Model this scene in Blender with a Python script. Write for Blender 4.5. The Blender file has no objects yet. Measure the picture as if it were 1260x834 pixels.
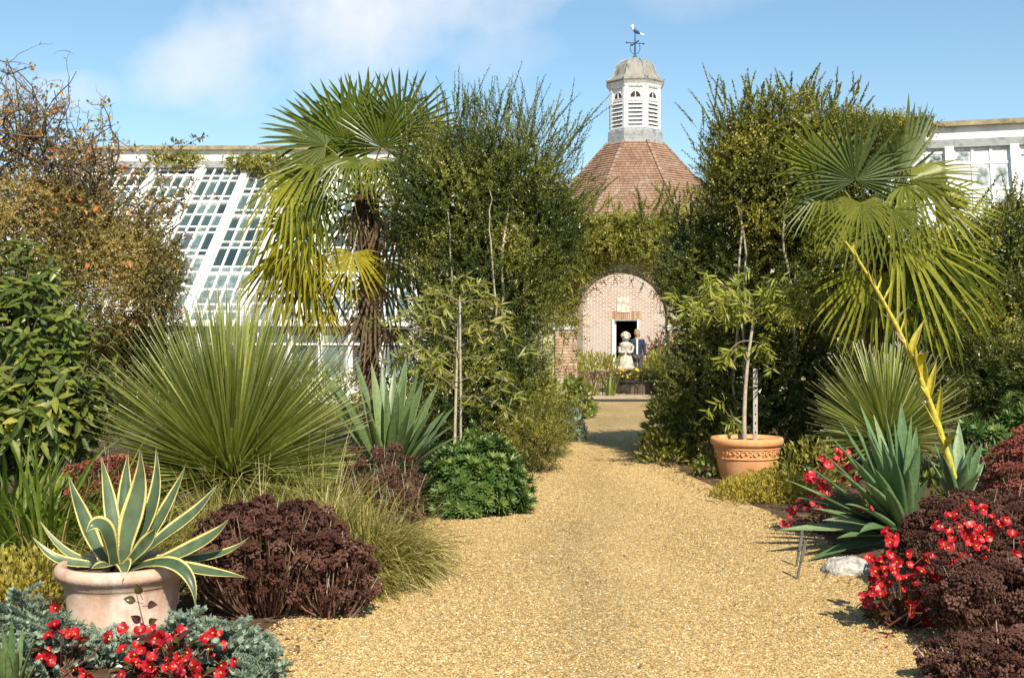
import bpy, math, numpy as np
from mathutils import Matrix, Vector
S = bpy.context.scene
COL = S.collection
rng = np.random.default_rng(11)
R = math.radians
H, F = 1.6, 1450.0          # eye height (m), focal length in photograph pixels

# ------------------------------------------------------------------ camera
cam = bpy.data.objects.new("camera", bpy.data.cameras.new("camera")); COL.objects.link(cam)
cam.location = (0, 0, H); cam.rotation_euler = (R(90 - 0.16), 0, 0)
cam.data.sensor_width = 36; cam.data.lens = 36 * F / 1260
cam.data.clip_end = 3000; cam.data.clip_start = 0.1
S.camera = cam

# ------------------------------------------------------------------ light
SUN_EL, SUN_AZ = 43, 18     # sun behind the camera, to the right
SKY, SUN, EXPO = 0.085, 5.0, 0.54
w = bpy.data.worlds.new("World"); S.world = w; w.use_nodes = True
nt = w.node_tree; N = nt.nodes; L = nt.links; N.clear()
out = N.new("ShaderNodeOutputWorld"); bg = N.new("ShaderNodeBackground")
sky = N.new("ShaderNodeTexSky"); sky.sky_type = 'NISHITA'; sky.sun_disc = False
sky.sun_elevation = R(SUN_EL); sky.sun_rotation = R(180 - SUN_AZ)
sky.air_density = 1.0; sky.dust_density = 0.3; sky.ozone_density = 2.5; sky.altitude = 0
bg.inputs[1].default_value = SKY
def nd(t, **kw):
    n = N.new(t)
    for k, v in kw.items(): setattr(n, k, v)
    return n
def mth(op, a, b=None, c=None):
    n = N.new("ShaderNodeMath"); n.operation = op
    for i, x in enumerate((a, b, c)):
        if x is None: continue
        if isinstance(x, (int, float)): n.inputs[i].default_value = x
        else: L.new(x, n.inputs[i])
    return n.outputs[0]
tc = nd("ShaderNodeTexCoord"); sep = nd("ShaderNodeSeparateXYZ"); L.new(tc.outputs["Generated"], sep.inputs[0])
ay = mth('MAXIMUM', mth('ABSOLUTE', sep.outputs[1]), 0.15)
u = mth('DIVIDE', sep.outputs[0], ay); v = mth('DIVIDE', sep.outputs[2], ay)
cmb = nd("ShaderNodeCombineXYZ"); L.new(u, cmb.inputs[0]); L.new(v, cmb.inputs[1])
nz = nd("ShaderNodeTexNoise"); nz.inputs["Scale"].default_value = 9; nz.inputs["Detail"].default_value = 7; nz.inputs["Roughness"].default_value = .55
L.new(cmb.outputs[0], nz.inputs["Vector"])
cover = None
for cu, cv, ru, rv, sk, amt in [(-.12, .272, .18, .065, .15, 1.0), (-.23, .25, .10, .04, .30, 1.0), (-.40, .205, .075, .022, .05, .75), (.16, .30, .10, .03, .05, .35),
                                (-.02, .245, .07, .03, 0, .5), (.9, .5, .3, .1, 0, .6), (-1.1, .5, .3, .1, 0, .7)]:
    du = mth('SUBTRACT', u, cu); dv = mth('SUBTRACT', mth('SUBTRACT', v, cv), mth('MULTIPLY', du, sk))
    r2 = mth('ADD', mth('POWER', mth('ABSOLUTE', mth('DIVIDE', du, ru)), 2), mth('POWER', mth('ABSOLUTE', mth('DIVIDE', dv, rv)), 2))
    f = mth('SUBTRACT', mth('ADD', 0.68, mth('MULTIPLY', mth('SUBTRACT', nz.outputs[0], .5), 2.4)), mth('MULTIPLY', r2, .62))
    f = mth('MULTIPLY', mth('MINIMUM', mth('MAXIMUM', f, 0), 1), amt)
    cover = f if cover is None else mth('MAXIMUM', cover, f)
hs = nd("ShaderNodeHueSaturation"); hs.inputs["Saturation"].default_value = 1.02; hs.inputs["Hue"].default_value = .487; hs.inputs["Value"].default_value = 1.26
L.new(sky.outputs[0], hs.inputs["Color"])
mx = nd("ShaderNodeMix", data_type='RGBA'); L.new(mth('MULTIPLY', cover, .75), mx.inputs[0]); L.new(hs.outputs[0], mx.inputs[6])
mx.inputs[7].default_value = (8.6, 8.5, 8.7, 1)
L.new(mx.outputs[2], bg.inputs[0]); L.new(bg.outputs[0], out.inputs[0])
sun = bpy.data.objects.new("sun", bpy.data.lights.new("sun", 'SUN')); COL.objects.link(sun)
sun.data.energy = SUN; sun.data.angle = R(.5); sun.data.color = (1, .925, .77)
sd = Vector((-math.sin(R(SUN_AZ)) * math.cos(R(SUN_EL)), math.cos(R(SUN_AZ)) * math.cos(R(SUN_EL)), -math.sin(R(SUN_EL))))
sun.rotation_euler = sd.to_track_quat('-Z', 'Y').to_euler()
S.view_settings.view_transform = 'Standard'; S.view_settings.look = 'None'
S.view_settings.exposure = EXPO; S.view_settings.gamma = 1
S.cycles.max_bounces = 5; S.cycles.diffuse_bounces = 3; S.cycles.transparent_max_bounces = 6; S.cycles.use_denoising = True

# ------------------------------------------------------------------ helpers
def A(*x): return np.array(x, float)
UP = A(0, 0, 1)
def W(px, py, d): return A((px - 630) / F * d, d, H - (py - 413) / F * d)   # a measured place at depth d
def X(px, d): return (px - 630) / F * d
def nrm(v): return v / np.maximum(np.linalg.norm(v, axis=-1, keepdims=True), 1e-9)
def perp(D):
    ref = np.where(np.abs(D[..., 2:3]) > .9, A(1, 0, 0), A(0, 0, 1)); b = nrm(np.cross(D, ref)); return b, np.cross(D, b)

class MB:
    """collects faces; build() links them as one mesh object"""
    def __init__(s): s.v, s.f, s.a, s.e, s.n = [], [], [], [], 0
    def add(s, v, f, rnd=.5, edge=0., m=0):
        v = np.asarray(v, float).reshape(-1, 3); f = np.asarray(f, np.int64)
        s.v.append(v); s.f.append((f + s.n, m)); s.n += len(v)
        s.a.append(np.broadcast_to(np.asarray(rnd, float), (len(v),))); s.e.append(np.broadcast_to(np.asarray(edge, float), (len(v),)))
    def mesh(s, name, mats, smooth=False, loc=(0, 0, 0)):
        me = bpy.data.meshes.new(name)
        v = np.concatenate(s.v) - np.asarray(loc); me.vertices.add(len(v)); me.vertices.foreach_set("co", v.ravel())
        li = np.concatenate([f.ravel() for f, _ in s.f]); cnt = np.concatenate([np.full(len(f), f.shape[1]) for f, _ in s.f])
        mi = np.concatenate([np.full(len(f), m) for f, m in s.f])
        me.loops.add(len(li)); me.loops.foreach_set("vertex_index", li.astype(np.int32))
        me.polygons.add(len(cnt)); me.polygons.foreach_set("loop_start", (np.cumsum(cnt) - cnt).astype(np.int32))
        me.polygons.foreach_set("material_index", mi.astype(np.int32))
        me.polygons.foreach_set("use_smooth", np.full(len(cnt), smooth))
        for nm, arr in (("rnd", s.a), ("edge", s.e)):
            at = me.attributes.new(nm, 'FLOAT', 'POINT'); at.data.foreach_set("value", np.concatenate(arr))
        for m in (mats if isinstance(mats, (list, tuple)) else [mats]): me.materials.append(m)
        me.update(); me.validate()
        return me
    def build(s, name, mats, parent=None, smooth=False, kind=None):
        loc = np.array(rootloc(parent)) if parent else A(0, 0, 0)
        o = bpy.data.objects.new(name, s.mesh(name, mats, smooth, loc)); COL.objects.link(o)
        if parent: o.parent = parent
        if kind: o["kind"] = kind
        return o
def rootloc(o):
    l = Vector(o.location)
    while o.parent: o = o.parent; l += o.location
    return l
def tag(o, label, cat, group=None):
    o["label"] = label; o["category"] = cat
    if group: o["group"] = group
    return o
def thing(name, loc, label, cat, group=None):
    o = bpy.data.objects.new(name, None); COL.objects.link(o); o.location = loc; o.empty_display_size = .1
    return tag(o, label, cat, group)
def struct(o): o["kind"] = "structure"; return o
def put(name, me, parent, pos, y, z, sc=1.0):
    """a part sharing mesh data: local Y along y, local Z near z"""
    y = Vector(y).normalized(); z = Vector(z); x = y.cross(z)
    if x.length < 1e-4: x = y.cross(Vector((.3, .5, .7)))
    x.normalize(); z = x.cross(y)
    m = Matrix((x, y, z)).transposed()
    o = bpy.data.objects.new(name, me); COL.objects.link(o); o.parent = parent
    s = sc if hasattr(sc, '__len__') else (sc, sc, sc)
    o.matrix_local = Matrix.Translation(Vector(pos) - rootloc(parent)) @ m.to_4x4() @ Matrix.Diagonal((*s, 1))
    return o

def box(mb, c, s, rot=None, rnd=.5, m=0, bev=0):
    c, s = np.asarray(c, float), np.asarray(s, float) / 2
    v = np.array([[x, y, z] for z in (-1, 1) for x, y in ((-1, -1), (1, -1), (1, 1), (-1, 1))]) * s
    if rot is not None: v = v @ np.asarray(rot).T
    mb.add(v + c, [[3, 2, 1, 0], [4, 5, 6, 7], [0, 1, 5, 4], [1, 2, 6, 5], [2, 3, 7, 6], [3, 0, 4, 7]], rnd, 0, m)
def tubes(mb, P, r, sides=4, rnd=.5, m=0):
    """P (n,k,3) paths, r (n,k) radii"""
    P = np.asarray(P, float); n, k, _ = P.shape; r = np.broadcast_to(r, (n, k))
    T = nrm(np.gradient(P, axis=1)); b1, b2 = perp(T)
    a = np.arange(sides) / sides * 2 * np.pi
    V = P[:, :, None] + (b1[:, :, None] * np.cos(a)[:, None] + b2[:, :, None] * np.sin(a)[:, None]) * r[:, :, None, None]
    i = np.arange(n * k * sides).reshape(n, k, sides); j = np.roll(i, -1, 2)
    f = np.stack([i[:, :-1], j[:, :-1], j[:, 1:], i[:, 1:]], -1).reshape(-1, 4)
    rn = np.broadcast_to(np.asarray(rnd, float).reshape(-1, 1, 1) if np.ndim(rnd) else rnd, (n, k, sides)).ravel()
    mb.add(V, f, rn, 0, m)
def tube(mb, pts, r, sides=6, rnd=.5, m=0):
    pts = np.asarray(pts, float); tubes(mb, pts[None], np.broadcast_to(r, (1, len(pts))), sides, rnd, m)
def lathe(mb, prof, seg=32, c=(0, 0, 0), m=0, rot=0, rnd=.5, sx=1, sy=1):
    a = np.arange(seg) / seg * 2 * np.pi + rot
    prof = np.asarray(prof, float); V = np.stack([np.outer(prof[:, 0], np.cos(a)) * sx, np.outer(prof[:, 0], np.sin(a)) * sy, np.repeat(prof[:, 1:2], seg, 1)], -1) + np.asarray(c)
    i = np.arange(len(prof) * seg).reshape(len(prof), seg); j = np.roll(i, -1, 1)
    mb.add(V, np.stack([i[:-1], j[:-1], j[1:], i[1:]], -1).reshape(-1, 4), rnd, 0, m)
def rhomb(mb, P, D, Nn, L_, W_, rnd, fold=.25, m=0, wide=.45):
    n = len(P); s = nrm(np.cross(D, Nn)); Nn = np.cross(s, D)
    L_ = np.broadcast_to(L_, (n,))[:, None]; W_ = np.broadcast_to(W_, (n,))[:, None]
    mid = P + D * L_ * wide + Nn * W_ * fold
    V = np.stack([P, mid + s * W_ / 2, P + D * L_, mid - s * W_ / 2], 1)
    mb.add(V, np.arange(4 * n).reshape(n, 4), np.repeat(np.broadcast_to(rnd, (n,)), 4), 0, m)
def ribbons(mb, P, D, Nn, L_, W_, prof, droop=0, rnd=.5, fold=0., m=0, edge=None):
    """n blades: profile widths at len(prof) rings, bending down under droop"""
    n, k = len(P), len(prof); t = np.linspace(0, 1, k); prof = np.asarray(prof, float)
    L_ = np.broadcast_to(L_, (n,)); W_ = np.broadcast_to(W_, (n,)); dr = np.broadcast_to(droop, (n,))
    C = P[:, None] + D[:, None] * (L_[:, None] * t)[..., None] - UP * (dr[:, None] * L_[:, None] * t ** 2)[..., None]
    # keep blade length
    T = nrm(np.gradient(C, axis=1)); seglen = (L_ / (k - 1))[:, None, None]
    C = P[:, None] + np.concatenate([np.zeros((n, 1, 3)), np.cumsum(T[:, 1:] * seglen, 1)], 1)
    s = nrm(np.cross(T, np.broadcast_to(Nn[:, None], T.shape))); up = np.cross(s, T)
    wv = (W_[:, None] * prof / 2)[..., None]
    if fold: V = np.stack([C - s * wv, C - up * wv * fold, C + s * wv], 2); q = 3
    else: V = np.stack([C - s * wv, C + s * wv], 2); q = 2
    i = np.arange(n * k * q).reshape(n, k, q)
    f = np.stack([i[:, :-1, :-1], i[:, :-1, 1:], i[:, 1:, 1:], i[:, 1:, :-1]], -1).reshape(-1, 4)
    rn = np.broadcast_to(np.broadcast_to(rnd, (n,))[:, None, None], (n, k, q)).ravel()
    ed = np.broadcast_to(t[None, :, None], (n, k, q)).ravel()
    mb.add(V, f, rn, ed, m)
def bez(b, c, t, k):
    s = np.linspace(0, 1, k)[:, None]; b, c, t = map(np.asarray, (b, c, t))
    return b * (1 - s) ** 2 + 2 * c * s * (1 - s) + t * s * s
def strap(mb, b, c, t, Wd, Nh, prof, k=11, chan=.22, th=.10, rnd=.5, wav=0., teeth=0):
    """one thick channelled leaf along a curve"""
    C = bez(b, c, t, k); T = nrm(np.gradient(C, axis=0)); s = nrm(np.cross(T, np.broadcast_to(np.asarray(Nh, float), T.shape))); up = np.cross(s, T); L0 = np.linalg.norm(C[-1] - C[0])
    pr = np.interp(np.linspace(0, 1, k), np.linspace(0, 1, len(prof)), prof) * Wd / 2
    if wav: C = C + s * (wav * L0 * np.sin(np.linspace(0, 1, k) * rng.uniform(3, 7) + rng.random() * 6))[:, None] * .5; C += up * (wav * L0 * np.sin(np.linspace(0, 1, k) * rng.uniform(4, 8)))[:, None] * .5
    a = [(-1, 1), (-.8, .72), (-.4, .2), (0, .06), (.4, .2), (.8, .72), (1, 1), (.6, .36 - .5), (0, -.55), (-.6, .36 - .5)]
    V = np.stack([C + s * (pr * x)[:, None] + up * (pr * (y * chan if i < 7 else y * chan - th))[:, None] for i, (x, y) in enumerate(a)], 1)
    i = np.arange(k * 10).reshape(k, 10); j = np.roll(i, -1, 1)
    ed = np.broadcast_to(np.abs([x for x, _ in a]), (k, 10)).ravel()
    mb.add(V, np.stack([i[:-1], i[1:], j[1:], j[:-1]], -1).reshape(-1, 4), rnd, ed)
    if teeth:   # marginal teeth and a dark end spine
        f = np.linspace(.12, .9, teeth); fi = f * (k - 1); lo_ = fi.astype(int); fr = (fi - lo_)[:, None]
        for col, sg in ((0, -1), (6, 1)):
            P = V[lo_, col] * (1 - fr) + V[np.minimum(lo_ + 1, k - 1), col] * fr; rhomb(mb, P, nrm(s[lo_] * sg + T[lo_] * rng.uniform(-.4, .5, (teeth, 1)) + up[lo_] * .3), up[lo_], .010, .006, .5, 0, 1)
        tube(mb, [C[-2] * .2 + C[-1] * .8, C[-1], C[-1] + T[-1] * .018], [.003, .0028, .0004], 5, .5, 1)
def rdir(n): return nrm(rng.normal(size=(n, 3)))
def shell(c, r, n, lo=.6, back=.35, zmin=0.05):
    """points in the outer shell of an ellipsoid with outward directions; fewer on the far side"""
    d = rdir(int(n * 2.2)); keep = (d[:, 1] < .25) | (rng.random(len(d)) < back); d = d[keep][:n]
    rr = (lo + (1 - lo) * rng.random(len(d)) ** .7)[:, None]
    P = np.asarray(c) + d * rr * np.asarray(r); o = nrm(d / np.asarray(r)); k = P[:, 2] > zmin
    return P[k], o[k]
def shoots(ml, ms, P, D, Ln, m, ll, lw, droop=.1, ang=50, t0=.1, spiral=True, rv=.25, sr=.004, fold=.2, rb=None):
    n = len(P); Ln = np.broadcast_to(Ln, (n,)); t = t0 + (1 - t0) * (np.arange(m) + .5) / m
    C = P[:, None] + D[:, None] * (Ln[:, None] * t)[..., None] - UP * (droop * Ln[:, None] * t ** 2)[..., None]
    T = nrm(D[:, None] - UP * (2 * droop * t)[:, None]); b1, b2 = perp(T)
    ph = rng.random((n, 1)) * 6.28 + (np.arange(m) * 2.4 if spiral else (np.arange(m) % 2) * np.pi) + rng.normal(0, .3, (n, m))
    sv = b1 * np.cos(ph)[..., None] + b2 * np.sin(ph)[..., None]
    an = R(ang) + rng.normal(0, .2, (n, m)); LD = T * np.cos(an)[..., None] + sv * np.sin(an)[..., None]
    NN = nrm(np.cross(LD, np.cross(T, LD)) + rng.normal(0, .3, LD.shape))
    rb = rng.random((n, 1)) if rb is None else np.asarray(rb).reshape(-1, 1); rr = np.clip(rb * (1 - rv) + rng.random((n, m)) * rv, 0, 1)
    sc = (rng.uniform(.7, 1.25, (n, m)) * (1 - .45 * t ** 3)).ravel()
    rhomb(ml, C.reshape(-1, 3), nrm(LD.reshape(-1, 3)), NN.reshape(-1, 3), ll * sc, lw * sc, rr.ravel(), fold)
    if ms is not None:
        tt = np.linspace(0, 1, 4); C = P[:, None] + D[:, None] * (Ln[:, None] * tt)[..., None] - UP * (droop * Ln[:, None] * tt ** 2)[..., None]
        tubes(ms, C, sr * np.array([1, .8, .6, .25]), 3, rng.random(n))

# ------------------------------------------------------------------ materials
def new_mat(name):
    m = bpy.data.materials.new(name); m.use_nodes = True; t = m.node_tree; t.nodes.clear()
    return m, t, (lambda ty, **k: _n(t, ty, k)), t.links
def _n(t, ty, k):
    n = t.nodes.new(ty)
    for a, b in k.items(): setattr(n, a, b)
    return n
def ramp(t, cols, interp='LINEAR'):
    r = t.nodes.new("ShaderNodeValToRGB"); r.color_ramp.interpolation = interp; e = r.color_ramp.elements
    while len(e) < len(cols): e.new(.5)
    for i, c in enumerate(cols):
        if len(c) == 4: e[i].position = c[3]
        else: e[i].position = i / max(1, len(cols) - 1)
        e[i].color = (*c[:3], 1)
    return r
WARM = ('hedge_leaf', 'climber_leaf', 'glossy_leaf', 'olive_brown_leaf', 'fresh_green', 'bright_green_leaf', 'palm_leaf', 'grey_palm_leaf', 'green_lanceolate_leaf', 'euphorbia_leaf')
def leafmat(name, cols, trans=.3, rough=.42, spec=.45, objr=0., edge=None, tip=None):
    if name in WARM: cols = [(c[0] * 1.26, c[1] * 1.06, c[2] * .95) for c in cols]
    m, t, n, l = new_mat(name)
    at = n("ShaderNodeAttribute", attribute_name="rnd"); fac = at.outputs["Fac"]
    if objr:
        oi = n("ShaderNodeObjectInfo"); a = n("ShaderNodeMath", operation='MULTIPLY'); a.inputs[1].default_value = 1 - objr; l.new(fac, a.inputs[0])
        b = n("ShaderNodeMath", operation='MULTIPLY_ADD'); b.inputs[1].default_value = objr; l.new(oi.outputs["Random"], b.inputs[0]); l.new(a.outputs[0], b.inputs[2]); fac = b.outputs[0]
    r = ramp(t, cols); l.new(fac, r.inputs[0]); c = r.outputs[0]
    if edge or tip:
        ea = n("ShaderNodeAttribute", attribute_name="edge"); lo, hi, ec = edge or tip
        mr = n("ShaderNodeMapRange"); mr.inputs[1].default_value = lo; mr.inputs[2].default_value = hi; l.new(ea.outputs["Fac"], mr.inputs[0])
        x = n("ShaderNodeMix", data_type='RGBA'); l.new(mr.outputs[0], x.inputs[0]); l.new(c, x.inputs[6]); x.inputs[7].default_value = (*ec, 1); c = x.outputs[2]
    nz = n("ShaderNodeTexNoise"); nz.inputs["Scale"].default_value = 14 if edge else 40; nz.inputs["Detail"].default_value = 6; g = n("ShaderNodeTexCoord"); l.new(g.outputs["Object"], nz.inputs["Vector"])
    mm = n("ShaderNodeMapRange"); mm.inputs[1].default_value = .25; mm.inputs[2].default_value = .75; mm.inputs[3].default_value = .68; mm.inputs[4].default_value = 1.3; l.new(nz.outputs[0], mm.inputs[0])
    vm = n("ShaderNodeVectorMath", operation='SCALE'); l.new(c, vm.inputs[0]); l.new(mm.outputs[0], vm.inputs[3]); c = vm.outputs[0]
    p = n("ShaderNodeBsdfPrincipled"); l.new(c, p.inputs["Base Color"]); p.inputs["Roughness"].default_value = rough; p.inputs["Specular IOR Level"].default_value = spec
    o = n("ShaderNodeOutputMaterial")
    if trans:
        tr = n("ShaderNodeBsdfTranslucent"); sc = n("ShaderNodeVectorMath", operation='MULTIPLY'); l.new(c, sc.inputs[0]); sc.inputs[1].default_value = (1.5, 1.5, .8); l.new(sc.outputs[0], tr.inputs[0])
        x = n("ShaderNodeMixShader"); x.inputs[0].default_value = trans; l.new(p.outputs[0], x.inputs[1]); l.new(tr.outputs[0], x.inputs[2]); l.new(x.outputs[0], o.inputs[0])
    else: l.new(p.outputs[0], o.inputs[0])
    return m
def solid(name, cols, scale=6, rough=.8, spec=.3, bump=.3, bscale=40, metal=0, attr=False, detail=6, objr=False, stretch=None, bdist=.02):
    m, t, n, l = new_mat(name); g = n("ShaderNodeTexCoord"); vec = g.outputs["Object"]
    if stretch: mp = n("ShaderNodeMapping"); mp.inputs["Scale"].default_value = stretch; l.new(vec, mp.inputs[0]); vec = mp.outputs[0]
    nz = n("ShaderNodeTexNoise"); nz.inputs["Scale"].default_value = scale; nz.inputs["Detail"].default_value = detail; l.new(vec, nz.inputs["Vector"])
    fac = nz.outputs[0]
    cr = n("ShaderNodeMapRange"); cr.inputs[1].default_value = .3; cr.inputs[2].default_value = .7; l.new(fac, cr.inputs[0]); fac = cr.outputs[0]
    if attr or objr:
        at = n("ShaderNodeAttribute", attribute_name="rnd").outputs["Fac"] if attr else n("ShaderNodeObjectInfo").outputs["Random"]
        mm = n("ShaderNodeMath", operation='MULTIPLY_ADD'); mm.inputs[1].default_value = .35; l.new(fac, mm.inputs[0])
        m2 = n("ShaderNodeMath", operation='MULTIPLY'); m2.inputs[1].default_value = .65; l.new(at, m2.inputs[0]); l.new(m2.outputs[0], mm.inputs[2]); fac = mm.outputs[0]
    r = ramp(t, cols); l.new(fac, r.inputs[0])
    p = n("ShaderNodeBsdfPrincipled"); l.new(r.outputs[0], p.inputs["Base Color"]); p.inputs["Roughness"].default_value = rough; p.inputs["Specular IOR Level"].default_value = spec; p.inputs["Metallic"].default_value = metal
    if bump:
        nb = n("ShaderNodeTexNoise"); nb.inputs["Scale"].default_value = bscale; nb.inputs["Detail"].default_value = 4; l.new(vec, nb.inputs["Vector"])
        b = n("ShaderNodeBump"); b.inputs["Strength"].default_value = bump; b.inputs["Distance"].default_value = bdist; l.new(nb.outputs[0], b.inputs["Height"]); l.new(b.outputs[0], p.inputs["Normal"])
    o = n("ShaderNodeOutputMaterial"); l.new(p.outputs[0], o.inputs[0]); return m

M = {}
M['soil'] = solid("soil", [(.06, .04, .025), (.16, .105, .06)], 9, .95, .1, .8, 60)
M['stone'] = solid("pebbles", [(.24, .14, .050), (.37, .232, .083), (.465, .308, .118), (.56, .405, .185), (.84, .76, .57)], 30, .75, .3, 0, attr=True)
M['white'] = solid("white_paint", [(.52, .51, .46), (.80, .79, .76), (.84, .83, .80)], 5, .5, .4, .15, 30, stretch=(2.5, 2.5, .5), detail=9)
M['limewash'] = solid("limewashed_wall", [(.42, .40, .36), (.74, .72, .67), (.82, .80, .75)], 2.2, .9, .2, .4, 14)
M['coping'] = solid("stone_coping", [(.20, .16, .10), (.42, .34, .22)], 5, .9, .2, .6, 20)
M['lead'] = solid("lead_sheet", [(.16, .17, .17), (.34, .35, .34), (.24, .25, .25)], 4, .55, .4, .15, 10)
M['leadroof'] = solid("weathered_lead", [(.10, .095, .08), (.30, .28, .24), (.20, .18, .15)], 3, .6, .3, .2, 10, stretch=(1, 1, .25))
M['dark'] = solid("dark_iron", [(.015, .015, .015), (.04, .035, .03)], 10, .6, .4, 0)
M['brick'] = solid("brick", [(.30, .165, .10), (.42, .26, .165), (.50, .36, .25), (.56, .46, .36)], 12, .9, .15, .3, 60, objr=True)
M['brickstuff'] = solid("old_brick", [(.22, .09, .05), (.38, .17, .10), (.48, .27, .17)], 12, .9, .15, .3, 60, attr=True)
M['mortar'] = solid("lime_mortar", [(.48, .42, .33), (.62, .56, .46)], 8, .95, .1, .4, 50)
M['tile'] = solid("clay_tile", [(.20, .115, .075), (.28, .165, .11), (.33, .22, .155), (.38, .31, .24)], 1.2, .85, .2, .1, 20, attr=True)
M['plaster'] = solid("mossy_plaster", [(.20, .19, .06), (.44, .40, .22), (.62, .56, .40)], 2.5, .95, .1, .5, 15)
M['terracotta'] = solid("terracotta", [(.58, .28, .125), (.66, .34, .165), (.70, .39, .20)], 7, .75, .3, .06, 60)
M['oldterra'] = solid("weathered_terracotta", [(.36, .19, .12), (.52, .33, .24), (.62, .46, .37)], 5, .8, .25, .12, 50, detail=9)
M['rockgrey'] = solid("lichen_rock", [(.16, .15, .13), (.46, .43, .38), (.66, .63, .56)], 18, .95, .1, .9, 45)
def weathered(name, base, bloom, dirt):
    m, t, n, l = new_mat(name); g = n("ShaderNodeTexCoord"); v = g.outputs["Object"]
    a = n("ShaderNodeTexNoise"); a.inputs["Scale"].default_value = 4.5; a.inputs["Detail"].default_value = 9; a.inputs["Roughness"].default_value = .7; l.new(v, a.inputs["Vector"])
    mp = n("ShaderNodeMapping"); mp.inputs["Scale"].default_value = (11, 11, 1.6); l.new(v, mp.inputs[0]); b = n("ShaderNodeTexNoise"); b.inputs["Scale"].default_value = 1; b.inputs["Detail"].default_value = 5; l.new(mp.outputs[0], b.inputs["Vector"])
    m1 = n("ShaderNodeMapRange"); m1.inputs[1].default_value = .42; m1.inputs[2].default_value = .66; l.new(a.outputs[0], m1.inputs[0])
    m2 = n("ShaderNodeMapRange"); m2.inputs[1].default_value = .56; m2.inputs[2].default_value = .76; m2.inputs[4].default_value = .7; l.new(b.outputs[0], m2.inputs[0])
    x = n("ShaderNodeMix", data_type='RGBA'); l.new(m1.outputs[0], x.inputs[0]); x.inputs[6].default_value = (*base, 1); x.inputs[7].default_value = (*bloom, 1)
    y = n("ShaderNodeMix", data_type='RGBA'); l.new(m2.outputs[0], y.inputs[0]); l.new(x.outputs[2], y.inputs[6]); y.inputs[7].default_value = (*dirt, 1)
    p = n("ShaderNodeBsdfPrincipled"); l.new(y.outputs[2], p.inputs["Base Color"]); p.inputs["Roughness"].default_value = .85; p.inputs["Specular IOR Level"].default_value = .2
    c = n("ShaderNodeTexNoise"); c.inputs["Scale"].default_value = 70; c.inputs["Detail"].default_value = 5; l.new(v, c.inputs["Vector"]); bu = n("ShaderNodeBump"); bu.inputs["Strength"].default_value = .25; bu.inputs["Distance"].default_value = .01; l.new(c.outputs[0], bu.inputs["Height"]); l.new(bu.outputs[0], p.inputs["Normal"])
    o = n("ShaderNodeOutputMaterial"); l.new(p.outputs[0], o.inputs[0]); return m
M['oldterra'] = weathered("weathered_terracotta", (.52, .32, .22), (.66, .53, .44), (.30, .17, .11))
M['terracotta'] = weathered("terracotta", (.66, .30, .125), (.71, .39, .19), (.52, .23, .10))
M['statue'] = solid("pale_stone", [(.30, .27, .21), (.52, .48, .40), (.62, .58, .50)], 7, .9, .2, .3, 30)
M['bark'] = solid("grey_bark", [(.10, .075, .05), (.28, .22, .16)], 20, .9, .2, .5, 60, attr=True)
M['shoot'] = solid("leafy_shoot", [(.05, .05, .016), (.12, .11, .04)], 15, .7, .3, 0, attr=True)
M['thorn'] = solid("dark_thorn", [(.08, .035, .02), (.16, .08, .04)], 15, .6, .3, 0)
M['palebark'] = solid("pale_bark", [(.30, .25, .18), (.52, .45, .35)], 22, .85, .2, .3, 60)
M['twig'] = solid("bare_twigs", [(.06, .045, .03), (.21, .16, .115)], 15, .8, .2, 0, attr=True)
M['fibre'] = solid("palm_fibre", [(.045, .028, .017), (.16, .095, .055), (.28, .19, .13)], 18, .95, .1, .8, 50, attr=True)
M['petiole'] = solid("palm_petiole", [(.16, .17, .04), (.28, .27, .07)], 8, .5, .4, 0)
M['stake'] = solid("galvanised_stake", [(.30, .27, .22), (.48, .44, .38)], 20, .6, .3, .1, 50)
M['wood'] = solid("weathered_wood", [(.05, .038, .028), (.15, .115, .08)], 9, .85, .2, .4, 30, objr=True, stretch=(1, 1, .15))
M['slate'] = solid("dark_slate", [(.025, .022, .02), (.06, .05, .045)], 8, .8, .3, .2, 30)
M['paving'] = solid("pale_paving", [(.34, .26, .17), (.48, .38, .26)], 6, .9, .2, .3, 30)
M['labelmetal'] = solid("label_stake", [(.06, .055, .05), (.20, .18, .16)], 14, .6, .3, .1, 40)
M['skin'] = solid("skin", [(.50, .30, .21), (.56, .35, .25)], 10, .55, .3, 0)
M['navy'] = solid("navy_cloth", [(.018, .026, .055), (.035, .05, .10)], 12, .85, .2, .3, 30)
M['greycloth'] = solid("grey_cloth", [(.05, .05, .055), (.09, .09, .10)], 12, .9, .2, .2, 30)
M['shirt'] = solid("pale_shirt", [(.60, .58, .54), (.72, .70, .66)], 9, .8, .2, .2, 30)
M['fairhair'] = solid("fair_hair", [(.24, .15, .07), (.46, .31, .16)], 25, .6, .3, .3, 60)
M['blue'] = solid("blue_paint", [(.03, .07, .16), (.06, .11, .22)], 9, .5, .4, 0)

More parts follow.
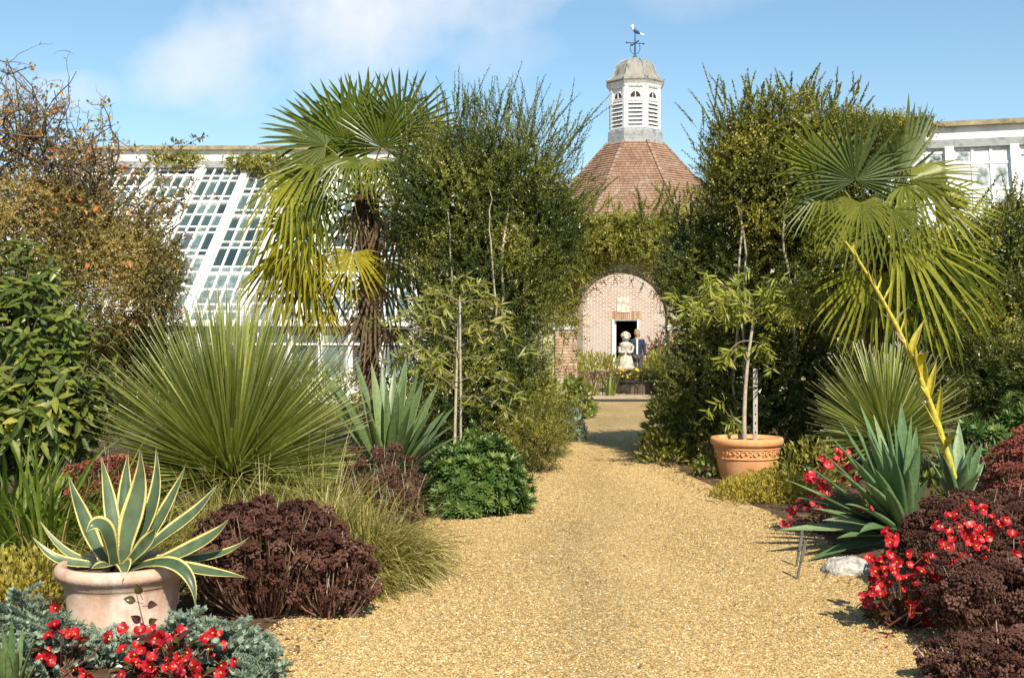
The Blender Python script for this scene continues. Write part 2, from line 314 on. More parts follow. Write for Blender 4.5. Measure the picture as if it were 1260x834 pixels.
hedgecols = [(.012, .027, .008), (.038, .072, .013), (.095, .138, .024), (.21, .245, .045), (.42, .43, .12)]
M['hedge'] = leafmat("hedge_leaf", hedgecols, .28, .32, .55)
M['hedge2'] = leafmat("climber_leaf", [(.026, .046, .009), (.10, .13, .02), (.22, .245, .036), (.45, .43, .085)], .3, .4, .5)
M['ivy'] = leafmat("olive_climber", [(.08, .09, .016), (.21, .215, .038), (.36, .335, .07), (.54, .48, .16)], .35, .45, .4)
M['laurel'] = leafmat("glossy_leaf", [(.022, .046, .010), (.062, .105, .02), (.15, .20, .036), (.42, .43, .11)], .25, .36, .4, objr=.5)
M['autumn'] = leafmat("olive_brown_leaf", [(.055, .06, .018), (.14, .135, .04), (.27, .24, .075), (.44, .36, .14)], .25, .38, .5)
M['orangeleaf'] = leafmat("orange_leaf", [(.66, .36, .05), (.62, .20, .05), (.50, .36, .18), (.60, .24, .07), (.55, .08, .03)], .4, .5, .35)
M['spike'] = leafmat("spiky_leaf", [(.13, .17, .028), (.25, .285, .06), (.42, .43, .13)], .2, .38, .5, tip=(.9, 1., (.45, .40, .26)))
M['carex'] = leafmat("sedge_blade", [(.10, .095, .018), (.20, .18, .036), (.32, .275, .07), (.54, .46, .20)], .3, .42, .45)
M['dry'] = leafmat("dry_blade", [(.26, .16, .07), (.36, .25, .10), (.48, .38, .20)], .3, .6, .3)
M['green'] = leafmat("fresh_green", [(.04, .085, .012), (.10, .165, .025), (.21, .28, .05)], .35, .38, .5)
M['lime'] = leafmat("bright_green_leaf", [(.06, .10, .015), (.13, .18, .03), (.24, .28, .07)], .35, .4, .5)
M['gold'] = leafmat("golden_leaf", [(.16, .13, .02), (.32, .27, .04), (.48, .40, .07), (.38, .20, .05)], .35, .5, .3)
M['glauc'] = leafmat("blue_green_leaf", [(.13, .18, .13), (.24, .30, .225), (.37, .44, .34)], .15, .5, .3, objr=.4)
M['euph'] = leafmat("euphorbia_leaf", [(.018, .055, .014), (.055, .125, .028), (.20, .29, .085)], .2, .42, .45, objr=.4)
M['furc'] = leafmat("grey_green_strap", [(.07, .135, .052), (.14, .225, .092), (.25, .33, .16)], .12, .36, .5, objr=.6)
M['agave'] = leafmat("variegated_agave", [(.055, .090, .045), (.09, .132, .068), (.14, .18, .105)], .08, .38, .45, objr=.5, edge=(.70, .80, (.70, .60, .20)))
M['iris'] = leafmat("iris_leaf", [(.07, .125, .04), (.13, .19, .065), (.21, .27, .10)], .2, .38, .5, objr=.6)
M['palm'] = leafmat("palm_leaf", [(.040, .075, .011), (.095, .14, .02), (.21, .235, .04)], .22, .36, .4, objr=.5)
M['palmgrey'] = leafmat("grey_palm_leaf", [(.045, .075, .022), (.085, .13, .04), (.16, .20, .07)], .18, .36, .45, objr=.4)
M['palmyel'] = leafmat("yellowing_palm_leaf", [(.20, .19, .02), (.36, .32, .03), (.56, .46, .04)], .3, .4, .5, objr=.4)
M['palmolive'] = leafmat("olive_palm_leaf", [(.12, .14, .018), (.25, .255, .03), (.44, .41, .06)], .25, .38, .4, objr=.5)
M['palmdead'] = leafmat("dry_palm_leaf", [(.13, .085, .05), (.22, .16, .09), (.34, .27, .16)], .2, .6, .3, objr=.4)
M['peach'] = leafmat("lanceolate_leaf", [(.09, .13, .022), (.20, .22, .04), (.33, .32, .065), (.36, .27, .075)], .35, .42, .45, objr=.5)
M['peachgreen'] = leafmat("green_lanceolate_leaf", [(.09, .14, .02), (.20, .26, .04), (.34, .38, .08)], .35, .42, .45, objr=.5)
M['sedum'] = leafmat("dark_sedum_head", [(.028, .0105, .008), (.062, .0225, .0155), (.10, .042, .028), (.17, .088, .06)], .05, .75, .2, objr=.7)
M['sedumred'] = leafmat("rust_sedum_head", [(.11, .026, .018), (.20, .052, .036), (.30, .095, .065)], .05, .75, .2, objr=.5)
M['sedumstem'] = solid("sedum_stem", [(.12, .045, .03), (.30, .17, .11)], 20, .7, .3, 0, attr=True)
M['red'] = leafmat("red_petal", [(.15, .002, .006), (.33, .004, .011), (.46, .010, .020), (.60, .06, .07)], .12, .4, .4, objr=.5)
M['pink'] = leafmat("pink_petal", [(.50, .012, .03), (.60, .035, .06), (.68, .13, .15)], .25, .4, .4, objr=.5)
M['yellow'] = leafmat("yellow_bloom", [(.62, .40, .02), (.76, .56, .05), (.80, .66, .16)], .2, .5, .3)
M['bronze'] = leafmat("bronze_leaf", [(.030, .010, .008), (.06, .018, .012), (.085, .045, .016), (.06, .07, .018)], .15, .3, .6, objr=.8)
M['stalk'] = leafmat("yellow_stalk", [(.42, .34, .03), (.55, .46, .05), (.62, .53, .10)], .1, .4, .4)
M['litter'] = leafmat("leaf_litter", [(.10, .055, .03), (.22, .13, .07), (.34, .22, .12)], .1, .7, .2)

# glass: interior darkness painted into the colour of reflective, patchily whitewashed panes
def glassmat():
    m, t, n, l = new_mat("greenhouse_glass")
    oi = n("ShaderNodeObjectInfo"); g = n("ShaderNodeTexCoord"); nz = n("ShaderNodeTexNoise"); nz.inputs["Scale"].default_value = 3.2; nz.inputs["Detail"].default_value = 4
    l.new(g.outputs["Object"], nz.inputs["Vector"])
    r = ramp(t, [(.02, .04, .045), (.05, .09, .092), (.13, .19, .185)]); l.new(oi.outputs["Random"], r.inputs[0])
    e = n("ShaderNodeAttribute", attribute_name="edge"); a = n("ShaderNodeMath", operation='MULTIPLY_ADD'); a.inputs[1].default_value = 1.2; l.new(nz.outputs[0], a.inputs[0]); l.new(e.outputs["Fac"], a.inputs[2])
    b = n("ShaderNodeMath", operation='MULTIPLY_ADD'); b.inputs[1].default_value = .42; l.new(oi.outputs["Random"], b.inputs[0]); l.new(a.outputs[0], b.inputs[2])
    mr = n("ShaderNodeMapRange"); mr.inputs[1].default_value = 1.0; mr.inputs[2].default_value = 1.55; mr.inputs[4].default_value = .8; l.new(b.outputs[0], mr.inputs[0])
    x = n("ShaderNodeMix", data_type='RGBA'); l.new(mr.outputs[0], x.inputs[0]); l.new(r.outputs[0], x.inputs[6]); x.inputs[7].default_value = (.74, .78, .77, 1)
    p = n("ShaderNodeBsdfPrincipled"); l.new(x.outputs[2], p.inputs["Base Color"]); p.inputs["Roughness"].default_value = .12; p.inputs["Specular IOR Level"].default_value = .5
    tr = n("ShaderNodeBsdfTransparent"); ms = n("ShaderNodeMixShader"); ms.inputs[0].default_value = .12; l.new(p.outputs[0], ms.inputs[1]); l.new(tr.outputs[0], ms.inputs[2])
    o = n("ShaderNodeOutputMaterial"); l.new(ms.outputs[0], o.inputs[0]); return m
M['glass'] = glassmat()
def gravelmat():
    m, t, n, l = new_mat("gravel"); g = n("ShaderNodeTexCoord"); v = g.outputs["Object"]
    vo = n("ShaderNodeTexVoronoi"); vo.inputs["Scale"].default_value = 90; l.new(v, vo.inputs["Vector"])
    r = ramp(t, [(.24, .14, .050), (.36, .228, .08), (.445, .292, .109), (.51, .375, .165), (.72, .635, .45)])
    sp = n("ShaderNodeSeparateColor"); l.new(vo.outputs["Color"], sp.inputs[0])
    l.new(sp.outputs[0], r.inputs[0])
    mp = n("ShaderNodeMapping"); mp.inputs["Scale"].default_value = (1.5, .35, 1); l.new(v, mp.inputs[0]); nz = n("ShaderNodeTexNoise"); nz.inputs["Scale"].default_value = 1.1; nz.inputs["Detail"].default_value = 6; l.new(mp.outputs[0], nz.inputs["Vector"])
    mr = n("ShaderNodeMapRange"); mr.inputs[1].default_value = .3; mr.inputs[2].default_value = .7; mr.inputs[3].default_value = .70; mr.inputs[4].default_value = 1.08; l.new(nz.outputs[0], mr.inputs[0])
    vm = n("ShaderNodeVectorMath", operation='SCALE'); l.new(r.outputs[0], vm.inputs[0]); l.new(mr.outputs[0], vm.inputs[3])
    p = n("ShaderNodeBsdfPrincipled"); l.new(vm.outputs[0], p.inputs["Base Color"]); p.inputs["Roughness"].default_value = .85; p.inputs["Specular IOR Level"].default_value = .2
    b = n("ShaderNodeBump"); b.inputs["Strength"].default_value = .9; b.inputs["Distance"].default_value = .012; b.invert = True; l.new(vo.outputs["Distance"], b.inputs["Height"]); l.new(b.outputs[0], p.inputs["Normal"])
    o = n("ShaderNodeOutputMaterial"); l.new(p.outputs[0], o.inputs[0]); return m
M['gravel'] = gravelmat()
def brickwall():
    m, t, n, l = new_mat("far_brickwork"); g = n("ShaderNodeTexCoord"); uvn = n("ShaderNodeAttribute", attribute_name="wallco")
    br = n("ShaderNodeTexBrick"); l.new(uvn.outputs["Vector"], br.inputs["Vector"]); br.inputs["Scale"].default_value = 1
    br.inputs["Brick Width"].default_value = .225; br.inputs["Row Height"].default_value = .075; br.inputs["Mortar Size"].default_value = .014; br.inputs["Bias"].default_value = 0
    br.inputs["Color1"].default_value = (.28, .15, .105, 1); br.inputs["Color2"].default_value = (.44, .30, .23, 1); br.inputs["Mortar"].default_value = (.70, .62, .52, 1)
    nz = n("ShaderNodeTexNoise"); nz.inputs["Scale"].default_value = 1.6; nz.inputs["Detail"].default_value = 8; l.new(g.outputs["Object"], nz.inputs["Vector"])
    mr = n("ShaderNodeMapRange"); mr.inputs[1].default_value = .36; mr.inputs[2].default_value = .66; mr.inputs[4].default_value = .75; l.new(nz.outputs[0], mr.inputs[0])
    x = n("ShaderNodeMix", data_type='RGBA'); l.new(mr.outputs[0], x.inputs[0]); l.new(br.outputs[0], x.inputs[6]); x.inputs[7].default_value = (.50, .44, .385, 1)
    p = n("ShaderNodeBsdfPrincipled"); l.new(x.outputs[2], p.inputs["Base Color"]); p.inputs["Roughness"].default_value = .9; p.inputs["Specular IOR Level"].default_value = .15
    b = n("ShaderNodeBump"); b.inputs["Strength"].default_value = .8; b.inputs["Distance"].default_value = .012; b.invert = True; l.new(br.outputs["Fac"], b.inputs["Height"]); l.new(b.outputs[0], p.inputs["Normal"])
    o = n("ShaderNodeOutputMaterial"); l.new(p.outputs[0], o.inputs[0]); return m
M['brickwall'] = brickwall()
def wallco(o):
    """brick coordinates (along the wall, height) stored on the mesh"""
    me = o.data; a = me.attributes.new("wallco", 'FLOAT_VECTOR', 'CORNER'); buf = np.zeros((len(me.loops), 3))
    for p in me.polygons:
        n = p.normal; h = Vector((-n.y, n.x, 0))
        if h.length < .1: h = Vector((1, 0, 0))
        h.normalize()
        for li in p.loop_indices:
            c = me.vertices[me.loops[li].vertex_index].co; buf[li] = (c.dot(h), c.z, 0)
    a.data.foreach_set("vector", buf.ravel())

# ------------------------------------------------------------------ ground
mb = MB(); g = 40
xs = np.linspace(-500, 500, 2); mb.add([[-500, -60, 0], [500, -60, 0], [500, 900, 0], [-500, 900, 0]], [[0, 1, 2, 3]])
struct(mb.build("ground", M['soil']))
left = [(200, 1040), (330, 834), (385, 775), (425, 745), (480, 715), (505, 680), (520, 650), (575, 637), (640, 610), (668, 585), (688, 560), (700, 535), (712, 510), (722, 494)]
right = [(1330, 1040), (1175, 834), (1120, 770), (1075, 730), (1010, 700), (975, 660), (930, 640), (860, 605), (810, 580), (800, 545), (795, 515), (793, 494)]
def gp(p): d = H * F / (p[1] - 413); return A(X(p[0], d), d)
LP = np.array([[-1.6, 1.0]] + [gp(p) for p in left]); RP = np.array([[2.4, 1.0]] + [gp(p) for p in right])
ys = np.concatenate([np.linspace(1, 10, 60), np.linspace(10.2, 28.5, 70)])
def lx(y): return np.interp(y, LP[:, 1], LP[:, 0]) - .25 - .1 * np.sin(y * 2.1) * 0
def rx(y): return np.interp(y, RP[:, 1], RP[:, 0]) + .25
mb = MB(); k = len(ys); nx = 2
V = np.stack([np.stack([lx(ys) + rng.normal(0, .03, k), ys, np.full(k, .004)], 1), np.stack([rx(ys) + rng.normal(0, .03, k), ys, np.full(k, .004)], 1)], 1)
i = np.arange(2 * k).reshape(k, 2); mb.add(V, np.stack([i[:-1, 0], i[:-1, 1], i[1:, 1], i[1:, 0]], -1))
struct(mb.build("gravel_path", M['gravel']))
# loose stones of the path near the camera
n = 260000; y = 4.9 + 13 * rng.random(n) ** 2.1; x = lx(y) + (rx(y) - lx(y)) * rng.random(n)
midx = .55 * lx(y) + .45 * rx(y) + .12 * np.sin(y * 1.3); keep = rng.random(n) > .55 * np.exp(-((x - midx) / .38) ** 2); x, y = x[keep], y[keep]; n = len(x)
mb = MB(); sz = rng.uniform(.003, .0064, n) * (1 + .6 * (rng.random(n) > .93))
o6 = A([1, 0, 0], [0, 1, 0], [-1, 0, 0], [0, -1, 0], [0, 0, 1], [0, 0, -1]); fc = np.array([[0, 1, 4], [1, 2, 4], [2, 3, 4], [3, 0, 4]])
a = rng.random(n) * 6.28; ca, sa = np.cos(a), np.sin(a)
V = o6[None, :5] * np.stack([rng.uniform(.8, 1.6, (n, 5)), rng.uniform(.7, 1.2, (n, 5)), rng.uniform(.5, 1.0, (n, 5))], -1) * sz[:, None, None]
V = np.stack([V[..., 0] * ca[:, None] - V[..., 1] * sa[:, None], V[..., 0] * sa[:, None] + V[..., 1] * ca[:, None], V[..., 2]], -1)
V += np.stack([x, y, np.full(n, .005)], -1)[:, None]
mb.add(V, (fc[None] + 5 * np.arange(n)[:, None, None]).reshape(-1, 3), np.repeat(rng.random(n), 5))
mb.build("gravel_stones", M['stone'], kind="stuff")
# leaf litter over the beds and along the path edges
n = 9000; side = rng.random(n) < .5; y = rng.uniform(5.2, 20, n)
x = np.where(side, lx(y) + .35 - np.abs(rng.normal(0, .9, n)), rx(y) - .35 + np.abs(rng.normal(0, .9, n)))
mb = MB(); D = nrm(rng.normal(size=(n, 3)) * A(1, 1, .15)); rhomb(mb, np.stack([x, y, rng.uniform(.008, .02, n)], 1), D, nrm(A(0, 0, 1) + rng.normal(0, .25, (n, 3))), rng.uniform(.015, .05, n), rng.uniform(.008, .022, n), rng.random(n))
k = 420; y = rng.uniform(5.2, 22, k); x = lx(y) + (rx(y) - lx(y)) * rng.random(k); rhomb(mb, np.stack([x, y, rng.uniform(.014, .022, k)], 1), nrm(rng.normal(size=(k, 3)) * A(1, 1, .2)), nrm(A(0, 0, 1) + rng.normal(0, .3, (k, 3))), rng.uniform(.015, .045, k), rng.uniform(.008, .02, k), rng.random(k) * .6)
mb.build("leaf_litter", M['litter'], kind="stuff")
# flat dark strip, then paving, in the gateway
mb = MB(); box(mb, (X(757, 29), 29.0, .01), (1.55, .85, .02)); struct(mb.build("gateway_dark_strip", M['slate']))
mb = MB(); box(mb, (X(765, 31), 36.8, .02), (14, 14.0, .04)); struct(mb.build("courtyard_paving", M['paving']))

# ------------------------------------------------------------------ greenhouses
def rotz(a): return np.array([[math.cos(a), -math.sin(a), 0], [math.sin(a), math.cos(a), 0], [0, 0, 1]])
def glasshouse(root, x0, x1, y0, z0, y1, z1, bay, ncol, pattern, zfoot=0, rot=0., piv=None, extra_wall=.55, seed=1, maxp=300, haze=.32):
    r2 = np.random.default_rng(seed); piv = np.asarray(piv if piv is not None else (0, 0, 0), float); Rz = rotz(rot)
    tf = lambda p: (np.asarray(p, float) - piv) @ Rz.T + piv
    sl = A(0, y1 - y0, z1 - z0); Ls = np.linalg.norm(sl); sl /= Ls; nn = A(0, -sl[2], sl[1])
    Rm = Rz @ np.stack([A(1, 0, 0), sl, nn], 1)
    P = lambda x, s, h: tf(A(x, y0, z0) + sl * s + nn * h)
    unit = MB(); q = 5; gx = np.linspace(-.5, .5, q); XX, YY = np.meshgrid(gx, gx); ed = np.maximum(np.abs(XX), np.abs(YY)) * 2; ii = np.arange(q * q).reshape(q, q)
    unit.add(np.stack([XX.ravel(), YY.ravel(), 0 * XX.ravel()], 1), np.stack([ii[:-1, :-1], ii[:-1, 1:], ii[1:, 1:], ii[1:, :-1]], -1).reshape(-1, 4), .5, np.where(ed.ravel() > .9, haze + .05, haze - .40))
    pm = unit.mesh("pane", M['glass']); rest = MB(); panes = []
    nb = int(round((x1 - x0) / bay))
    for b in range(nb + 1):
        m = MB(); box(m, P(x0 + b * bay, Ls / 2, .05), (.20, Ls, .16), Rm); m.build("rafter", M['white'], root)
    for b in range(nb):
        xa = x0 + b * bay + .11; wb = (bay - .22); s = -r2.random() * 1.6
        while s < Ls - .1:
            if s > 0:
                m = MB(); box(m, P(xa + wb / 2, s, .02), (wb, .13, .07), Rm); m.build("sash_rail", M['white'], root)
            s += .10; cols = []
            for h in pattern:
                if s + h > 0.05 and s < Ls - .05:
                    h2 = min(h, Ls - .03 - s); s2 = max(s, 0.03); h2 -= (s2 - s)
                    if h2 > .06:
                        for c in range(ncol): panes.append((P(xa + wb * (c + .5) / ncol, s2 + h2 / 2, -.01), wb / ncol - .012, h2 - .012))
                        m = MB(); box(m, P(xa + wb / 2, s2 + h2, -.004), (wb, .07, .035), Rm); m.build("glazing_bar", M['white'], root)
                s += h
        for c in range(ncol + 1):
            m = MB(); box(m, P(xa + wb * c / ncol, Ls / 2, .004), (.06, Ls, .045), Rm); m.build("glazing_bar", M['white'], root)
    order = sorted(range(len(panes)), key=lambda i: -panes[i][0][2])
    for j, i in enumerate(order):
        c, pw, ph = panes[i]; put("pane", pm, root, c, Rm[:, 1], Rm[:, 2], (pw, ph, 1)) if j < maxp else box(rest, c, (pw, ph, .006), Rm)
    if len(panes) > maxp: rest.build("lower_panes", M['glass'], root, kind="stuff")
    # back wall, coping, front sill and glazed front
    m = MB(); hw = z1 + extra_wall; box(m, tf(((x0 + x1) / 2, y1 + .3, hw / 2)), (x1 - x0 + .6, .4, hw), Rz); m.build("back_wall", M['limewash'], root)
    m = MB(); box(m, tf(((x0 + x1) / 2, y1 + .27, hw + .06)), (x1 - x0 + .8, .62, .12), Rz); m.build("coping", M['coping'], root)
    m = MB(); box(m, tf(((x0 + x1) / 2, y1 - .02, z1 + .1)), (x1 - x0 + .3, .22, .2), Rz); m.build("ridge_flashing", M['lead'], root)
    m = MB(); box(m, tf(((x0 + x1) / 2, y0 - .04, z0 - .05)), (x1 - x0 + .2, .26, .14), Rz); m.build("eave_plate", M['white'], root)
    m = MB(); box(m, tf(((x0 + x1) / 2, y0 + .1, .3)), (x1 - x0 + .1, .25, .6), Rz); m.build("base_wall", M['limewash'], root)
    nf = int((x1 - x0) / .7)
    for b in range(nf + 1):
        m = MB(); box(m, tf((x0 + (x1 - x0) * b / nf, y0 + .05, (z0 + .5) / 2)), (.10, .10, z0 - .62), Rz); m.build("mullion", M['white'], root)
    for b in range(nf):
        put("front_pane", pm, root, tf((x0 + (x1 - x0) * (b + .5) / nf, y0 + .06, (z0 + .48) / 2)), A(0, 0, 1), Rz @ A(0, -1, 0), ((x1 - x0) / nf - .1, z0 - .75, 1))
        m = MB(); box(m, tf((x0 + (x1 - x0) * (b + .5) / nf, y0 + .05, z0 - .55)), ((x1 - x0) / nf - .1, .06, .05), Rz); m.build("transom", M['white'], root)
gh = thing("greenhouse", (-8, 28, 0), "white lean-to greenhouse with small sloping panes behind the left palm", "greenhouse")
glasshouse(gh, -13.2, -2.4, 28, 1.95, 34.9, 6.55, 1.35, 4, [.30, .98, .32, .70, .70], seed=4)
gh2 = thing("greenhouse", (13, 27, 0), "white steeply glazed greenhouse with stone coping above the right-hand palm", "greenhouse")
glasshouse(gh2, 9.0, 16.2, 27.2, 1.9, 29.2, 6.25, 1.5, 3, [.42, .75, .75, .75], rot=R(-16), piv=(11, 28, 0), seed=9, haze=.95)

# ------------------------------------------------------------------ octagonal dairy with cupola
dc = A(5.06, 48.5, 0); a0 = R(-5); R0 = rotz(a0)
def DT(*p): return A(*p) @ R0.T + dc
dairy = thing("octagonal_building", dc, "octagonal brick building with tiled cone roof and white cupola beyond the arch", "building")
ap = 4.85; wz = 4.6
def octv(a, z, rot=None):
    rot = a0 if rot is None else rot # eight corners, face 0 towards -Y
    r = a / math.cos(math.pi / 8); an = -math.pi / 2 - math.pi / 8 + rot + np.arange(8) * math.pi / 4
    return np.stack([np.cos(an) * r, np.sin(an) * r, np.full(8, z)], 1)
sidew = 2 * ap * math.tan(math.pi / 8)
dx0, dx1, dh = X(753, 43.7) - dc[0] + .42, X(786, 43.7) - dc[0] + .42, 2.2
mb = MB()
for kf in range(8):
    a = kf * math.pi / 4; Rz = rotz(a + a0)
    def wallbox(xa, xb, za, zb):
        c = A((xa + xb) / 2, -ap + .15, (za + zb) / 2) @ Rz.T + dc; box(mb, c, (xb - xa, .3, zb - za), Rz)
    if kf == 0: wallbox(-sidew / 2, dx0, 0, wz); wallbox(dx1, sidew / 2, 0, wz); wallbox(dx0, dx1, dh + .3, wz)
    else: wallbox(-sidew / 2 + .004, sidew / 2 - .004, 0, wz)
ow = mb.build("wall", M['brickwall'], dairy); wallco(ow)
for xx in np.arange(dx0 - .12, dx1 + .12, .078):   # soldier-course lintel
    m = MB(); box(m, DT(xx + .035, -ap + .13, dh + .15), (.066, .29, .296), R0); m.build("brick", M['brick'], dairy)
m = MB(); box(m, DT(X(767, 43.7) - dc[0] + .42, -ap - .012, 2.72), (.46, .05, .52), R0); m.build("stone_plaque", M['statue'], dairy)
door = MB(); box(door, DT(dx0 + .05, -ap + .02, dh / 2), (.10, .16, dh), R0); box(door, DT(dx1 - .03, -ap + .02, dh / 2), (.06, .16, dh), R0); box(door, DT((dx0 + dx1) / 2, -ap + .02, dh - .025), (dx1 - dx0 - .16, .16, .05), R0, m=1)
door.build("door_frame", [M['white'], M['lead']], dairy)
m = MB(); box(m, DT(dx0 + .13, -ap + .55, dh / 2), (.05, .95, dh - .1), R0); dd = m.build("door", M['white'], dairy)
m = MB(); box(m, DT(dx0 + .175, -ap + .95, 1.05), (.04, .04, .14), R0); m.build("handle", M['dark'], dd)
m = MB(); box(m, DT(0, 0, .03), (7.6, 7.6, .06), R0); m.build("floor", M['slate'], dairy)
# roof: courses of individual plain tiles, joined
zr0, zr1, r0, r1 = 4.45, 9.42, 5.25, 1.12
m = MB(); b0, b1 = octv(r0 - .06, zr0 - .05), octv(r1 - .05, zr1 - .04)
m.add(np.concatenate([b0, b1]) + dc, [[i, (i + 1) % 8, 8 + (i + 1) % 8, 8 + i] for i in range(8)]); m.build("roof", M['tile'], dairy)
mb = MB(); NC = 46
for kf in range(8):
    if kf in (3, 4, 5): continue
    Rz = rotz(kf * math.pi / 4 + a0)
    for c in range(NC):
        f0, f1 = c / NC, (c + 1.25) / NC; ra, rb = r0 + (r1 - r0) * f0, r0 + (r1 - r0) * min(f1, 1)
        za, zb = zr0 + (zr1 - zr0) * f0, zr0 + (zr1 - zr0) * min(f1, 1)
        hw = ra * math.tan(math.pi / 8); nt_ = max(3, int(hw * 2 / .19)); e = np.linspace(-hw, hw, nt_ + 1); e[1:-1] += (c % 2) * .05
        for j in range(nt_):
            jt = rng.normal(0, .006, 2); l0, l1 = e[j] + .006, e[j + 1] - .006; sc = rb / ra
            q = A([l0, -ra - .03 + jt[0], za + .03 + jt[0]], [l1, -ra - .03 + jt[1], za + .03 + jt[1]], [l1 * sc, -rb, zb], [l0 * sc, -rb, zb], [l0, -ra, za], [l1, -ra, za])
            mb.add(q @ Rz.T + dc, [[0, 1, 2, 3], [4, 5, 1, 0]], np.clip(rng.normal(.45, .22) + .15 * (kf == 1) - .22 * (kf == 7) , 0, 1))  # sunlit, lichened right face and shaded left face painted into tile tone
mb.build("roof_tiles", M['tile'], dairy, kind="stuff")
mb = MB()
for kf in range(8):   # hip tiles
    p0, p1 = octv(r0 + .03, zr0 + .05)[kf], octv(r1 + .02, zr1 + .05)[kf]
    for c in range(28):
        f = (c + .5) / 28; box(mb, p0 + (p1 - p0) * f + dc, (.20, .13, .05), np.stack([nrm(p1 - p0), nrm(np.cross(nrm(p0 * A(1, 1, 0)), nrm(p1 - p0))), nrm(np.cross(nrm(p1 - p0), nrm(np.cross(nrm(p0 * A(1, 1, 0)), nrm(p1 - p0)))))], 1), rng.random())
mb.build("hip_tiles", M['tile'], dairy, kind="stuff")
# cupola
def octprism(m, rz, mm=0):
    V = np.concatenate([octv(a, z) for a, z in rz]) + dc; f = []
    for s in range(len(rz) - 1): f += [[8 * s + i, 8 * s + (i + 1) % 8, 8 * s + 8 + (i + 1) % 8, 8 * s + 8 + i] for i in range(8)]
    m.add(V, f, .5, 0, mm)
m = MB(); octprism(m, [(1.14, 9.32), (1.12, 9.5), (1.10, 9.88), (1.06, 9.94)]); m.build("lead_base", M['lead'], dairy)
m = MB(); octprism(m, [(.97, 9.9), (.97, 11.75)]); cup = m.build("cupola", M['white'], dairy)
sw = 2 * .97 * math.tan(math.pi / 8)
for kf in range(8):
    Rz = rotz(kf * math.pi / 4 + a0); T = lambda p: np.asarray(p) @ Rz.T + dc
    m = MB()
    for sx in (-1, 1): box(m, T(A(sx * (sw / 2 - .055), -.99, 10.86)), (.11, .07, 1.78), Rz)
    box(m, T(A(0, -.99, 10.02)), (sw - .225, .06, .10), Rz); box(m, T(A(0, -.99, 11.12)), (sw - .225, .06, .05), Rz); m.build("corner_post", M['white'], cup)
    for j in range(6):
        tilt = Rz @ np.array([[1, 0, 0], [0, math.cos(.7), -math.sin(.7)], [0, math.sin(.7), math.cos(.7)]])
        m = MB(); box(m, T(A(0, -1.005, 10.17 + j * .165)), (sw - .24, .12, .022), tilt); m.build("louvre", M['white'], cup)
        m = MB(); box(m, T(A(0, -.974, 10.12 + j * .165)), (sw - .26, .006, .045), Rz); m.build("louvre_gap", M['dark'], cup)
    m = MB(); q = np.linspace(0, math.pi, 13); V = [T(A(0, -.976, 11.2))] + [T(A(.21 * math.cos(t), -.976, 11.2 + .25 * math.sin(t))) for t in q]
    m.add(V, [[0, i, i + 1] for i in range(1, 13)]); m.build("fanlight", M['slate'], cup)
    m = MB(); box(m, T(A(0, -.988, 11.31)), (.035, .03, .24), Rz); box(m, T(A(0, -.99, 11.19)), (.46, .05, .03), Rz)
    tube(m, [T(A(.23 * math.cos(t), -.982, 11.2 + .27 * math.sin(t))) for t in q], .02, 5); m.build("fanlight_frame", M['white'], cup)
m = MB(); octprism(m, [(1.0, 11.62), (1.04, 11.68), (1.06, 11.76), (1.11, 11.83), (1.14, 11.87)]); m.build("cornice", M['white'], dairy)
m = MB(); octprism(m, [(1.14, 11.87), (1.17, 11.93), (1.16, 11.98), (.98, 12.07), (.87, 12.2), (.81, 12.4), (.73, 12.62), (.58, 12.79), (.38, 12.90), (.12, 12.96), (.10, 13.02)]); dm = m.build("cupola_roof", M['leadroof'], dairy)
m = MB(); V = [octv(a + .02, z) for a, z in [(1.16, 11.98), (.98, 12.07), (.87, 12.2), (.81, 12.4), (.73, 12.62), (.58, 12.79), (.38, 12.90)]]
for i in range(8): tube(m, np.array([v[i] for v in V]) + dc, .03, 5)
m.build("lead_roll", M['lead'], dm)
vane = thing("weather_vane", dc + A(0, 0, 13.0), "blue weather vane topped by a white headed bird on the cupola", "weather vane")
m = MB(); lathe(m, [(.0, 12.98), (.09, 12.98), (.10, 13.05), (.035, 13.12), (.024, 14.02), (.0, 14.04)], 8, dc); m.build("mast", M['blue'], vane)
for a in (0, math.pi / 2):
    Rz = rotz(a + .25); m = MB(); tube(m, [A(-.36, 0, 13.62) @ Rz.T + dc, A(.36, 0, 13.62) @ Rz.T + dc], .022, 5)
    for s in (-1, 1): lathe(m, [(.0, -.05), (.05, 0), (.0, .05)], 6, A(s * .37, 0, 13.62) @ Rz.T + dc)
    m.build("arm", M['blue'], vane)
m = MB()
for s in (-1, 1): tube(m, bez(A(s * .02, 0, 13.15), A(s * .30, 0, 13.3), A(s * .16, 0, 13.6), 8) + dc, .014, 4)
m.build("scroll", M['blue'], vane)
m = MB(); tube(m, bez(A(-.07, 0, 14.22), A(.06, 0, 14.06), A(.26, 0, 13.98), 9) + dc, [.03, .06, .08, .09, .08, .065, .05, .03, .015], 8); bd = m.build("bird_body", M['blue'], vane)
m = MB(); tube(m, A([-.08, 0, 14.14], [-.09, 0, 14.2], [-.10, 0, 14.28], [-.10, 0, 14.36], [-.10, 0, 14.40]) + dc, [.03, .05, .06, .045, .0], 8); tube(m, A([-.10, 0, 14.32], [-.18, 0, 14.31], [-.20, 0, 14.30]) + dc, [.025, .015, .002], 6); m.build("bird_head", M['white'], vane)
m = MB(); tube(m, A([.20, 0, 14.01], [.29, 0, 13.96], [.38, 0, 13.96]) + dc, [.035, .055, .02], 6); m.build("bird_tail", M['white'], vane)

